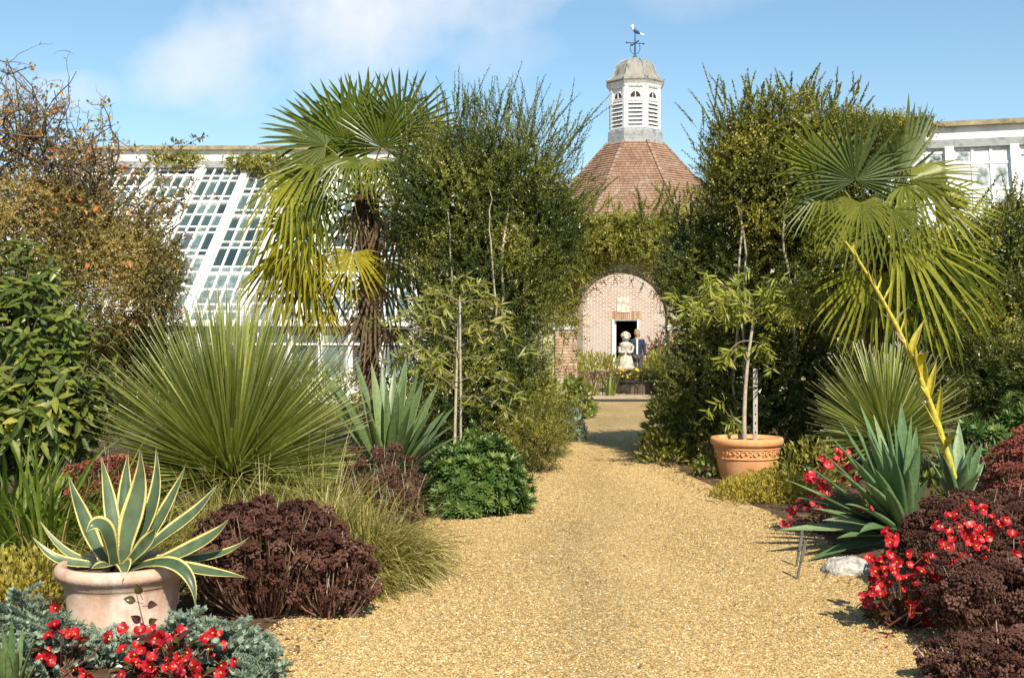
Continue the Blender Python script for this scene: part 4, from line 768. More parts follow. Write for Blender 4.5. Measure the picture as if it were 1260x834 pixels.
def palm(base, label, crown, d, trunk_r, fans):
    """fans: (hub px, hub py, depth offset, axis angle deg in the picture plane, toward camera, radius px, droop, material, normal, spread)"""
    t = thing("palm_tree", base, label, "palm tree"); c = W(*crown, d); z = np.linspace(0, c[2], 15)
    m = MB(); p = np.stack([base[0] + (c[0] - base[0]) * z / c[2] + .02 * np.sin(z * 3), np.full(15, d), z], 1); tube(m, p, np.interp(z, [0, c[2] * .55, c[2]], trunk_r), 14, .2)
    n = 520; k = rng.random(n) ** .8; a = rng.random(n) * 6.28; rr = np.interp(k, [0, .55, 1], trunk_r); P = np.stack([np.interp(k * c[2], z, p[:, 0]) + np.cos(a) * rr * .95, d + np.sin(a) * rr * .95, k * c[2]], 1)
    D = nrm(np.stack([np.cos(a) * .8, np.sin(a) * .8, rng.normal(.1, .9, n)], 1)); ribbons(m, P, D, nrm(np.stack([np.cos(a), np.sin(a), .2 + 0 * a], 1) + rng.normal(0, .3, (n, 3))), rng.uniform(.08, .30, n), .035, [1, .8, .5, .05], .5, rng.random(n))
    m.build("trunk", M['fibre'], t)
    m = MB(); n = 70; a = rng.random(n) * 6.28; P = c + np.stack([np.cos(a) * .12, np.sin(a) * .12, rng.uniform(-.75, .05, n)], 1)   # old leaf bases
    ribbons(m, P, nrm(np.stack([np.cos(a), np.sin(a), rng.uniform(-.6, .9, n)], 1)), nrm(np.stack([-np.cos(a) * .3, -np.sin(a) * .3, np.ones(n)], 1)), rng.uniform(.15, .42, n), .05, [1.2, .8, .6, .5], .5, rng.random(n), .4); m.build("leaf_base", M['fibre'], t)
    for hx, hy, dd, an, tow, rp, dr, mat, nor, spr in fans:
        hub = W(hx, hy, d + dd); ax = A(math.cos(R(an)), -tow, math.sin(R(an))); m = MB(); fan(m, hub, ax, nor, rp * d / F, max(13, int(spr * 2 / 7.6)), spr, dr, rng.uniform(.42, .54) if dr < .3 else rng.uniform(.32, .46), rng.uniform(.02, .2), .3 + .4 * rng.random(), .84 if dr < .3 else .8)
        f = m.build("fan_leaf", M[mat], t); st0 = c + A(rng.normal(0, .05), rng.normal(0, .05), rng.uniform(-.35, .02)) ; mid = (st0 + hub) / 2 + UP * (.12 + .15 * np.linalg.norm(hub - st0))
        m = MB(); tube(m, bez(st0, mid, hub + nrm(ax) * .03, 8), np.linspace(.018, .010, 8), 5); m.build("petiole", M['petiole' if mat != 'palmdead' else 'fibre'], f)
    return t
FC, FU, FD = (0, -1, .25), (0, -.5, 1), (0, -1, -.1)
palm((X(458, 16), 16, 0), "shaggy fan palm with yellowing lower leaves in front of the left greenhouse", (452, 240), 16, (.105, .125, .17), [
    (452, 172, .1, 100, .2, 92, .05, 'palm', FC, 125), (425, 176, -.1, 122, .15, 92, .08, 'palm', FC, 110), (492, 160, -.2, 62, .1, 80, .04, 'palmgrey', (.2, -1, .1), 130), (470, 182, -.35, 84, .5, 76, .15, 'palm', FC, 120), (440, 150, .3, 95, 0, 66, .05, 'palm', FC, 120), (505, 185, -.4, 40, .5, 60, .3, 'palm', FU, 110),
    (402, 180, -.2, 158, .3, 88, .15, 'palmgrey', (-.1, -1, .5), 95), (398, 205, -.3, 172, .35, 80, .35, 'palm', FU, 100), (382, 218, -.5, 215, .4, 62, .5, 'palm', FC, 120), (440, 196, -.6, 200, .8, 60, .5, 'palm', FU, 115), (462, 196, -.7, 275, 1.2, 46, .5, 'palm', FU, 115), (485, 200, -.5, 305, .8, 56, .6, 'palm', FU, 110), (420, 195, -.6, 235, .7, 62, .6, 'palm', FU, 110), (508, 205, -.3, 350, .3, 72, .4, 'palm', FU, 115), (520, 175, .3, 30, 0, 66, .2, 'palm', FC, 120),
    (362, 222, -.6, 240, .4, 76, .7, 'palmolive', FC, 85), (385, 232, -.6, 252, .5, 70, .6, 'palm', FC, 75), (392, 266, -.6, 215, .3, 70, .7, 'palmyel', FC, 75), (362, 270, -.3, 240, .3, 74, .8, 'palmolive', FC, 80), (372, 298, -.5, 250, .2, 84, .6, 'palmyel', FC, 75), (350, 312, -.3, 258, .2, 80, .5, 'palmyel', FC, 60),
    (434, 312, -.7, 265, .4, 54, .35, 'palmyel', FC, 110), (402, 384, -.4, 250, .3, 34, .3, 'palmyel', FC, 80), (385, 335, -.1, 262, .1, 72, .4, 'palmdead', FC, 60), (370, 330, .1, 258, .1, 74, .4, 'palmdead', FC, 60), (478, 320, -.3, 285, .2, 62, .5, 'palmolive', FC, 80), (455, 385, -.3, 268, .2, 56, .3, 'palmdead', FC, 70), (478, 400, -.3, 280, .2, 56, .3, 'palmdead', FC, 70), (462, 345, -.4, 262, .2, 58, .4, 'palmdead', FC, 60), (500, 270, -.2, 310, .3, 70, .6, 'palm', FC, 90), (425, 335, .2, 258, .1, 52, .4, 'palmdead', FC, 50), (480, 260, -.5, 285, .3, 60, .6, 'palmdead', FC, 60), (440, 265, -.4, 245, .3, 50, .5, 'palmdead', FC, 60)])
palm((X(1080, 13), 13, 0), "large fan palm with drooping olive leaves right of the tall hedge", (1082, 300), 13, (.13, .14, .20), [
    (1052, 222, -.6, 92, .25, 92, .04, 'palmgrey', FC, 118), (1015, 212, -.2, 125, .2, 74, .05, 'palm', FC, 110), (1105, 222, -.1, 62, .1, 104, .05, 'palmgrey', (.7, -.6, .1), 60), (1120, 222, -.4, 22, .2, 86, .12, 'palm', (.1, -.6, 1), 85), (1112, 228, -.5, 350, .5, 92, .45, 'palm', FU, 105),
    (1150, 252, -.6, 12, .25, 76, .15, 'palmolive', (0, -.8, .6), 95), (1020, 240, -.4, 200, .5, 66, .45, 'palm', FU, 110), (1060, 250, -.9, 270, .7, 66, .5, 'palm', FU, 120), (1098, 258, -.9, 290, .6, 74, .5, 'palm', FC, 100),
    (1106, 300, -.9, 325, .45, 116, .35, 'palmolive', (0, -.8, .6), 70), (1150, 308, -.6, 342, .3, 82, .35, 'palmolive', (0, -.8, .5), 85), (1140, 300, -.8, 300, .4, 112, .45, 'palm', FC, 60), (1075, 338, -.6, 268, .3, 84, .4, 'palmolive', FC, 100), (1110, 330, -.5, 285, .3, 100, .4, 'palmolive', FC, 60), (1065, 345, -.3, 250, .3, 66, .5, 'palm', FC, 90), (1140, 345, -.3, 292, .3, 86, .4, 'palm', FC, 60), (1045, 275, -.2, 230, .4, 66, .6, 'palm', FC, 90), (1090, 365, -.2, 268, .1, 66, .3, 'palmdead', FC, 60)])

# ------------------------------------------------------------------ spiky rosettes
def dasylirion(c, base, label, n, Ln, Wd, r0=.10):
    t = thing("spiky_rosette_plant", base, label, "plant"); c = np.asarray(c, float); m = MB(); h = c[2]
    tube(m, [[base[0], base[1], 0], [c[0], c[1], h * .6], [c[0], c[1], h]], [.13, .15, .10], 10); m.build("trunk", M['fibre'], t)
    k = np.arange(n) + .5; ph = k * 2.39996; cz = 1 - (k / n) ** 1.15 * 1.08; sz_ = np.sqrt(1 - cz ** 2); D = nrm(np.stack([np.cos(ph) * sz_, np.sin(ph) * sz_, cz], 1) + rng.normal(0, .05, (n, 3)))
    Nn = nrm(UP * .6 - D * (D @ UP)[:, None] + np.stack([-np.cos(ph), -np.sin(ph), 0 * ph], 1) * .5 + rng.normal(0, .2, (n, 3)))
    m = MB(); ribbons(m, c + D * r0 * .4, D, Nn, Ln * (.64 + .40 * np.maximum(cz, 0)) * rng.uniform(.82, 1.06, n), Wd, [1.1, 1, .85, .66, .48, .28], .10 * (1 - cz * .8), rng.random(n), .35)
    k = rng.choice(n, n // 2, False); E = c + D[k] * (Ln * rng.uniform(.8, 1., (len(k), 1))) - UP * (.10 * (1 - cz[k] * .8) * Ln)[:, None] * .8
    m.build("blades", M['spike'], t, kind="stuff"); return t
dasylirion(W(285, 590, 9.2), gl(285, 9.2), "huge green spiky rosette fanning out behind the dark red mound on the left", 1700, 1.40, .026)
dasylirion(W(1092, 545, 10.6), gl(1092, 10.6), "smaller pale tipped spiky rosette behind the blue green straps on the right", 820, .90, .020)
# strappy rosettes: every leaf a part
def straps(name, base, label, d, org, tips, Wd, mat, prof, group=None, upk=.55, k=11, th=.06, part="leaf", chan=.22):
    t = thing(name, base, label, "plant", group)
    for tp in tips:
        tx, ty, dd = tp[:3]; b = W(org[0] + (tx - org[0]) * .06, org[1] + rng.uniform(-6, 6), d + dd * .08); e = W(tx, ty, d + dd); v = e - b; L_ = np.linalg.norm(v)
        c = b + v * .5 + UP * L_ * (tp[3] if len(tp) > 3 else .10) + A(0, 0, 0); ra = A(-v[0], -v[1], 0) + A(0, -.001, 0); nh = nrm(nrm(ra) + UP * (.45 + .8 * np.hypot(v[0], v[1]) / L_) + A(0, -.55, 0))
        m = MB(); strap(m, b, c, e, Wd * rng.uniform(.85, 1.15) * (tp[4] if len(tp) > 4 else 1), nh, prof, k, chan, th, rng.random()); m.build(part, M[mat], t, True)
    return t
SP = [.7, .8, 1, 1, .9, .7, .4, .03]
tips = [(965, 589, -.5, .02), (957, 652, -.5, .04), (1009, 555, -.2), (1030, 514, 0), (1057, 495, .1), (1088, 503, -.1), (1109, 495, .1), (1122, 510, -.1), (994, 690, -.7, .06), (1030, 662, -.7, .06), (1020, 600, -.4), (1000, 625, -.5, .05), (1066, 530, -.4), (1085, 545, -.5), (1100, 560, -.6), (1132, 545, -.3), (1045, 560, -.5), (990, 570, -.3, .03), (1020, 535, -.1), (1050, 520, .1), (1100, 515, 0), (1025, 575, -.6), (1060, 590, -.7), (1012, 640, -.8, .08), (1075, 575, -.6), (1045, 540, -.2), (1118, 575, -.5), (1142, 590, -.3), (980, 612, -.4), (1058, 655, -.8, .12), (1128, 525, .2), (1075, 510, .2), (1040, 620, -.8, .1), (1090, 600, -.8, .1)]
fu = straps("strap_leaf_plant", gl(1112, 9), "clump of blue green strap leaves sprawling onto gravel right of the path", 9.0, (1112, 660), tips, .118, 'furc', SP, th=.10)
tips = [(1166, 526, 0), (1197, 545, 0), (1209, 545, .1), (1180, 520, .2), (1150, 545, .1), (1205, 580, -.3), (1190, 570, -.3), (1160, 560, -.3), (1214, 560, .1), (1140, 560, -.1)]
f2 = straps("strap_leaf_plant", gl(1178, 9.4), "smaller upright blue green strap clump bearing the tall yellow flower stalk", 9.4, (1178, 630), tips, .118, 'furc', SP, th=.10)
m = MB(); sp = bez(W(1180, 610, 9.4), W(1135, 430, 9.3), W(1040, 297, 9.1), 24); tube(m, sp, np.linspace(.028, .008, 24) * (1 + .22 * (np.arange(24) % 3 == 0)), 8, rng.random(24)[0]); stk = m.build("flower_stalk", M['stalk'], f2, True)
for i in range(24):
    f = .18 + i * .034; p = sp[min(23, int(f * 23))]; s = 1 if i % 2 else -1; L_ = (.30 if f < .62 else .17) * rng.uniform(.6, 1.1)
    d1 = nrm(A(s * rng.uniform(.05, .45) - .2, rng.normal(-.3, .35), rng.uniform(.3, 1.4))); m = MB(); strap(m, p, p + d1 * L_ * .6 + UP * .02 + A(s * .03, 0, 0), p + d1 * L_ + A(s * rng.uniform(-.02, .06), 0, .0), (.080 if f < .6 else .028) * rng.uniform(.6, 1.15), A(-s * .8, -.6, .2), [.4, 1, .9, .5, .25, .04], 8, .5, .1, rng.random()); m.build("bract", M['stalk' if i % 3 or f < .5 else 'dry'], stk, True)
# broad iris-like leaves on the left
tips = [(437, 440, .3), (457, 446, .2), (475, 470, 0), (515, 455, .2), (500, 462, .1), (528, 487, -.2), (545, 520, -.2, .1), (410, 465, .2), (398, 485, .1), (425, 470, -.2), (560, 522, -.1, .14), (556, 540, -.3, .16), (490, 480, -.2), (505, 500, -.4), (470, 450, .3), (535, 500, 0), (445, 480, -.3), (415, 500, -.2), (540, 545, -.5, .16), (522, 465, .3), (485, 505, -.4), (510, 520, -.5), (392, 450, .4), (450, 500, -.4), (548, 505, .2), (540, 470, .3), (560, 500, .3), (500, 440, .4), (430, 520, -.4, .08), (570, 535, -.2, .16), (530, 530, -.5, .12), (485, 455, .4)]
straps("iris_plant", gl(480, 10.2), "clump of broad grey green sword leaves right of the big spiky rosette", 10.2, (478, 600), tips, .105, 'iris', [.5, .8, 1, 1, .85, .55, .03], th=.05, chan=.12)
straps("iris_plant", gl(12, 5.4), "few upright green blades at the bottom left corner", 5.35, (14, 870), [(14, 760, 0), (28, 772, .1), (43, 785, -.1, .04), (2, 770, 0), (48, 810, -.1, .05), (36, 825, -.1), (22, 800, -.2), (-8, 775, 0), (8, 800, -.1)], .042, 'iris', [.7, .9, 1, .95, .8, .5, .03], th=.06, chan=.15)
# agave in its pot
pc = A(X(149, 6.4), 6.42, 0)
pot = thing("terracotta_pot", pc, "weathered pale terracotta pot holding the variegated agave", "pot")
m = MB(); lathe(m, [(.001, .01), (.262, .01), (.270, .03), (.286, .05), (.288, .07), (.281, .085), (.300, .24), (.304, .262), (.314, .268), (.314, .280), (.320, .284), (.322, .298), (.342, .306), (.352, .33), (.348, .355), (.330, .372), (.305, .372), (.296, .34), (.29, .30), (.001, .30)], 64, pc); m.build("body", M['oldterra'], pot, True)
m = MB(); lathe(m, [(.293, .318), (.15, .328), (.001, .33)], 40, pc); m.build("soil", M['soil'], pot)
AP = [.70, .62, .66, .80, .95, 1, .93, .78, .55, .26, .03]
at = thing("agave_plant", pc + A(0, 0, .32), "agave with cream edged grey green leaves in the weathered pot", "plant")
def ag(tx, ty, dd, wpx, cx=None, cy=None, cd=0, nh=None):
    d = pc[1]; b = pc + A((tx - 172) / 236 * .10, dd * .10, .33); e = W(tx, ty, d + dd); c = W(cx, cy, d + cd) if cx is not None else (b + e) / 2 + UP * .08
    v = e - b; nh = nrm(np.asarray(nh, float)) if nh is not None else nrm(nrm(A(-v[0], -v[1], 1e-3)) + UP * .5 + A(0, -.35, 0)); m = MB(); strap(m, b, c, e, wpx * .74 * 6.4 / F, nh, AP, 19, .38, .09, rng.random(), .035, 22); m.build("leaf", [M['agave'], M['thorn']], at, True)
ag(172, 553, -.04, 38, 168, 640, -.02, (0, -1, .15)); ag(160, 557, .12, 30, 150, 640, .06, (.25, -1, .1)); ag(192, 551, .10, 27, 196, 640, .06, (-.25, -1, .1)); ag(177, 560, .2, 24, 176, 640, .1, (0, -1, .1))
ag(122, 561, .05, 26, 138, 640, 0, (.7, -1, .2)); ag(85, 583, -.05, 27, 100, 660, -.08, (.8, -.9, .3)); ag(228, 573, .08, 26, 208, 640, .04, (-.6, -1, .2)); ag(269, 596, -.05, 30, 232, 640, -.1, (-.9, -.8, .5))
ag(281, 638, -.18, 30, 255, 680, -.16, (-.3, -.9, .9)); ag(306, 660, -.05, 20, 262, 695, -.05, (-.1, -.7, 1)); ag(303, 713, -.28, 22, 248, 688, -.2, (0, -.8, 1)); ag(238, 745, -.38, 24, 236, 672, -.36, (.1, -1, .9))
ag(38, 662, .02, 19, 78, 700, .0, (.2, -.8, 1)); ag(50, 640, .2, 15, 90, 700, .1, (.2, -.8, 1)); ag(105, 655, -.30, 30, 128, 622, -.30, (.4, -1, .7)); ag(112, 700, -.30, 24, 130, 690, -.2, (.1, -.7, 1))
ag(205, 640, .25, 24, 200, 660, .2, (-.3, -1, .5)); ag(140, 620, .3, 24, 150, 650, .2, (.3, -1, .4)); ag(245, 690, .3, 24, 220, 680, .2, (-.2, -.7, 1)); ag(150, 712, -.34, 26, 160, 682, -.22, (0, -.7, 1)); ag(190, 650, -.22, 27, 188, 668, -.2, (-.2, -1, .5))

# ------------------------------------------------------------------ potted tree with stake
pc2 = A(X(919, 13.2), 13.2, 0)
pot2 = thing("terracotta_pot", pc2, "orange terracotta pot with a moulded scroll band beside the right hedge", "pot")
m = MB(); lathe(m, [(.001, .0), (.29, .0), (.30, .02), (.352, .30), (.362, .36), (.372, .375), (.385, .38), (.402, .40), (.405, .44), (.395, .465), (.36, .468), (.35, .40), (.001, .40)], 64, pc2); m.build("body", M['terracotta'], pot2, True)
for j in range(16):
    a = -math.pi * (j + .5) / 16 * 1.0; ph = np.linspace(0, 4.4, 14); rr = .045 * (1 - ph / 6.5); s = 1 if j % 2 else -1
    q = [(a + s * r_ * math.cos(t) / .36, .30 + r_ * math.sin(t)) for t, r_ in zip(ph, rr)]
    m = MB(); tube(m, [pc2 + A((.352 + .03 * (z - .2)) * math.cos(aa), (.352 + .03 * (z - .2)) * math.sin(aa), z) for aa, z in q], .011, 6); m.build("scroll", M['terracotta'], pot2, True)
for z, r_ in ((.245, .345), (.352, .366)):
    m = MB(); a = np.linspace(0, 2 * math.pi, 50); tube(m, pc2 + np.stack([r_ * np.cos(a), r_ * np.sin(a), np.full(50, z)], 1), .009, 6); m.build("moulding", M['terracotta'], pot2, True)
m = MB(); lathe(m, [(.352, .42), (.2, .43), (.001, .435)], 30, pc2); m.build("soil", M['soil'], pot2)
def cluster_mesh(mat, n, ll, lw, seed, droop=.5, name="leaf_cluster"):
    r2 = np.random.default_rng(seed); m = MB(); a = r2.random(n) * 6.28; D = nrm(np.stack([np.cos(a) * .75, np.full(n, .45) + r2.normal(0, .3, n), np.sin(a) * .75], 1)); y0 = r2.uniform(-.06, .06, n)
    ribbons(m, np.stack([0 * a, y0, 0 * a], 1), D, nrm(A(0, 0, 1) + r2.normal(0, .4, (n, 3))), ll * r2.uniform(.7, 1.2, n), lw * .8, [.25, .9, 1, .65, .05], 0, r2.random(n), .25); return m.mesh(name, mat)
def young_tree(base, label, d, trunk, branches, mat, ncl, seed, bark='palebark', r=.02, ll=.13, per=2):
    t = thing("young_tree", base, label, "tree"); m = MB(); p = np.array([W(x, y, d + z) for x, y, z in trunk]); p[0] = base; tube(m, bez(p[0], p[1], p[2], 10) if len(p) == 3 else p, np.linspace(r, r * .6, 10 if len(p) == 3 else len(p)), 8); m.build("trunk", M[bark], t, True)
    cms = [cluster_mesh(M[mat], 9, ll, .026, seed + i) for i in range(4)]; spots = []
    for bx in branches:
        q = bez(W(bx[0], bx[1], d), W(bx[2], bx[3], d - .1), W(bx[4], bx[5], d + bx[6]), 14); bm_ = MB(); tube(bm_, q, np.linspace(.008, .003, 14), 5, .9); bm_.build("branch", M['bark'], t)
        for s in np.linspace(.35, 1, bx[7] if len(bx) > 7 else 7): spots.append((q[min(13, int(s * 13))], nrm(q[-1] - q[-4])))
    for p_, dr in spots:
        for _ in range(per):
            put("leaf_cluster", cms[rng.integers(4)], t, p_ + rng.normal(0, .07, 3), nrm(dr * .5 + A(0, 0, -.75) + rng.normal(0, .35, 3)), A(0, -1, .2) + rng.normal(0, .5, 3), rng.uniform(.75, 1.15))
    return t
young_tree(tuple(pc2 + A(-.03, -.02, .42)), "leaning young tree with drooping green leaves in the scrolled pot", 13.2, [(915, 545, 0), (914, 470, 0), (928, 390, 0)],
    [(928, 392, 935, 355, 985, 352, -.2), (928, 395, 910, 365, 868, 378, -.3), (928, 390, 925, 360, 905, 345, .1), (927, 400, 960, 370, 1010, 395, -.2), (925, 420, 905, 415, 892, 442, -.2, 4), (925, 420, 945, 420, 950, 445, -.2, 4), (929, 385, 960, 340, 1030, 358, -.1), (914, 535, 905, 520, 888, 500, -.1, 3), (928, 388, 900, 370, 845, 390, 0), (929, 380, 950, 365, 970, 385, -.3), (929, 385, 990, 350, 1040, 385, -.1, 8), (929, 388, 890, 350, 835, 372, -.1, 8), (929, 384, 940, 335, 1000, 345, -.3, 8), (928, 386, 900, 345, 870, 350, .1)], 'peachgreen', 0, 31, 'palebark', .026)
stake = thing("plant_stake", pc2 + A(.09, .03, .42), "pale perforated upright stake tied beside the potted tree trunk", "stake")
m = MB(); s0 = W(930, 545, 13.2); box(m, (s0[0], 13.23, .82), (.05, .03, .82)); so = m.build("post", M['stake'], stake)
for j in range(7):
    m = MB(); box(m, (s0[0], 13.213, .52 + j * .1), (.012, .006, .02)); m.build("hole", M['dark'], stake)
m = MB(); a = np.linspace(0, 6.28, 14); tube(m, np.stack([s0[0] - .03 + .055 * np.cos(a), 13.22 + .03 * np.sin(a), np.full(14, 1.02)], 1), .008, 5); m.build("tie", M['dark'], stake)
young_tree(gl(559, 12.4), "spindly young tree with drooping yellowish leaves before the left shrub", 12.4, [(559, 600, 0), (560, 470, 0), (566, 365, 0)],
    [(565, 375, 590, 360, 625, 385, -.2), (565, 372, 540, 350, 505, 372, -.2), (562, 420, 520, 400, 470, 405, -.2), (562, 430, 600, 400, 650, 430, -.2), (562, 400, 530, 380, 490, 390, 0), (561, 470, 610, 450, 645, 485, -.2), (561, 480, 530, 450, 500, 430, -.3), (561, 500, 590, 490, 622, 478, -.2, 4), (561, 465, 520, 430, 480, 432, -.1), (566, 368, 575, 350, 600, 350, 0), (562, 445, 590, 430, 618, 452, -.3), (561, 490, 600, 480, 640, 520, -.2), (563, 410, 585, 395, 612, 410, -.3, 4), (562, 440, 545, 425, 530, 450, -.3, 4)], 'peach', 0, 51, 'palebark', .018, .13, 1)
cane = thing("plant_stake", gl(566, 12.35), "thin grey cane beside the trunk of the spindly tree", "stake")
m = MB(); tube(m, [W(567, 600, 12.35) * A(1, 1, 0), W(567, 500, 12.35), W(566, 372, 12.35)], .011, 6); m.build("cane", M['stake'], cane)
m = MB(); a = np.linspace(0, 6.28, 12); q = W(563, 470, 12.37); tube(m, np.stack([q[0] + .05 * np.cos(a), q[1] + .04 * np.sin(a), np.full(12, q[2])], 1), .006, 4); m.build("tie", M['dark'], cane)

# ------------------------------------------------------------------ rosette and flower-head mounds: every rosette or head is a part
def rosette_mesh(mat, n, ll, lw, seed, lo=-.25, hi=1.0, name="rosette", stem=.10):
    r2 = np.random.default_rng(seed); m = MB(); k = np.arange(n); a = k * 2.4; e = lo + (hi - lo) * (k / n); D = nrm(np.stack([np.cos(a), e * 1.3, np.sin(a)], 1) + r2.normal(0, .06, (n, 3)))
    P = np.stack([0 * a, -.05 + .07 * k / n, 0 * a], 1); ribbons(m, P, D, nrm(A(0, 1, 0) + r2.normal(0, .1, (n, 3))), ll * r2.uniform(.75, 1.1, n) * (1 - .4 * k / n), lw, [.5, 1, .85, .08], .0, np.clip(.25 + .55 * k / n + r2.normal(0, .1, n), 0, 1), .2)
    tube(m, [[0, -stem, 0], [0, 0, 0]], .007, 5, .3); return m.mesh(name, mat)
def rosettes(name, loc, r, label, cat, mat, n, ll, lw, nl, seed, group=None, scale=(.8, 1.15), upb=.3, zlow=.05, front=True):
    loc = np.asarray(loc, float); t = thing(name, loc, label, cat, group); ms = [rosette_mesh(M[mat], nl, ll, lw, seed + i) for i in range(3)]
    k = np.arange(n * 2) + .5; z = 1 - k / (n * 2) * 1.0; a = k * 2.39996; s = np.sqrt(1 - z * z); d = np.stack([np.cos(a) * s, np.sin(a) * s, z], 1); d = d[(d[:, 1] < .45) | (rng.random(len(d)) < .3)]
    for v in d[:300]:
        v = nrm(v + rng.normal(0, .05, 3)); P = loc + v * np.asarray(r) * (rng.uniform(.80, 1.03) + .08 * math.sin(v[0] * 5 + v[2] * 4 + seed)); 
        if P[2] < zlow + loc[2]: continue
        put("rosette", ms[rng.integers(3)], t, P, nrm(v / np.asarray(r) * r[0] + UP * upb), rdir(1)[0], rng.uniform(*scale))
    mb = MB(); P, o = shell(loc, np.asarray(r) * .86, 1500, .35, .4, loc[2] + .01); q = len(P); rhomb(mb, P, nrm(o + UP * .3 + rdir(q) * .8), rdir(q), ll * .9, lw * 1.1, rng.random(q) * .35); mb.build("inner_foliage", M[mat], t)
    m = MB(); q = 40; tubes(m, np.stack([loc + rng.normal(0, .06, (q, 3)) * A(1, 1, 0), loc + (P[:q] - loc) * .5, P[:q]], 1), .008, 4); m.build("stems", M['bark'], t); return t
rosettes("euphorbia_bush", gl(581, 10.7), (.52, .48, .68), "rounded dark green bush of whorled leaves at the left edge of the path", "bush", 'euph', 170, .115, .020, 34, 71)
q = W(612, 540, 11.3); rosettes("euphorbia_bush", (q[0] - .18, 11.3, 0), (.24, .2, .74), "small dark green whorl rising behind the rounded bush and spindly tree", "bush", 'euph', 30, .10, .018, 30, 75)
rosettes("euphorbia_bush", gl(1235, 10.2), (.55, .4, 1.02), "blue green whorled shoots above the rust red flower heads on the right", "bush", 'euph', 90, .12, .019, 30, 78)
def trailing(name, spots, label, seed, n, mat='glauc'):
    """prostrate blue stems set all round with small fleshy leaves"""
    loc = spots[0][0]; t = thing(name, (loc[0], loc[1], 0), label, "plant"); r2 = np.random.default_rng(seed); ms = []
    for i in range(3):
        m = MB(); k = np.arange(70); a = k * 2.4; y = -.16 + .2 * k / 70; D = nrm(np.stack([np.cos(a), .55 + .5 * k / 70, np.sin(a)], 1)); ribbons(m, np.stack([.02 * np.sin(y * 14 + i), y, .015 * np.cos(y * 11)], 1), D, nrm(A(0, 1, 0) + r2.normal(0, .15, (70, 3))), .032 * (1.1 - .4 * k / 70), .016, [.5, 1, .9, .15], 0, r2.random(70), .3); ms.append(m.mesh("trailing_shoot", M[mat]))
    for (c, rx_, ry_, h), nn in zip(spots, n):
        for _ in range(nn):
            a = r2.random() * 6.28; r = math.sqrt(r2.random()); p = A(c[0] + rx_ * r * math.cos(a), c[1] + ry_ * r * math.sin(a), .03 + h * (1 - r * r) * r2.uniform(.5, 1.1)); put("trailing_shoot", ms[r2.integers(3)], t, p, A(math.cos(a) * .9, math.sin(a) * .6 - .2, r2.uniform(.0, .9)), UP, r2.uniform(.7, 1.15))
    mb = MB()
    for c, rx_, ry_, h in spots:
        P, o = shell((c[0], c[1], 0), (rx_, ry_, h + .02), 500, .3, 1, .01); q = len(P); rhomb(mb, P, nrm(o + rdir(q)), rdir(q), .035, .018, rng.random(q) * .5)
    mb.build("inner_foliage", M[mat], t)
trailing("trailing_spurge", [(A(X(272, 5.75), 5.75), .26, .34, .16), (A(X(320, 5.55), 5.5), .14, .28, .10), (A(X(235, 6.0), 5.95), .16, .16, .2)], "spreading blue grey trailing plant between the red flowers and the gravel", 81, (105, 45, 35))
trailing("trailing_spurge", [(A(X(60, 5.7), 5.7), .26, .28, .20), (A(X(30, 6.1), 6.1), .2, .2, .26), (A(X(130, 5.75), 5.72), .2, .1, .16)], "blue grey trailing plant in front of and left of the agave pot", 84, (70, 35, 30))
def head_mesh(mat, seed, w_=.05, n=46):
    r2 = np.random.default_rng(seed); m = MB(); a = r2.random(n) * 6.28; r = np.sqrt(r2.random(n)) * w_; o6_ = A([1, 0, 0], [0, 0, 1], [-1, 0, 0], [0, 0, -1], [0, 1, 0], [0, -1, 0]); f = np.array([[0, 4, 1], [1, 4, 2], [2, 4, 3], [3, 4, 0], [0, 1, 5], [1, 2, 5], [2, 3, 5], [3, 0, 5]])
    C = np.stack([r * np.cos(a), .022 * (1 - (r / w_) ** 2) + r2.normal(0, .006, n), r * np.sin(a)], 1); V = C[:, None] + o6_ * (r2.uniform(.006, .011, (n, 6, 1))); m.add(V, (f + 6 * np.arange(n)[:, None, None]).reshape(-1, 3), np.repeat(r2.random(n), 6))
    k = 7; tubes(m, np.stack([np.repeat(A(0, -.06, 0)[None], k, 0), C[:k] * A(.6, 0, .6) + A(0, -.02, 0), C[:k]], 1), .0022, 3, .2); return m.mesh("flower_head", mat)
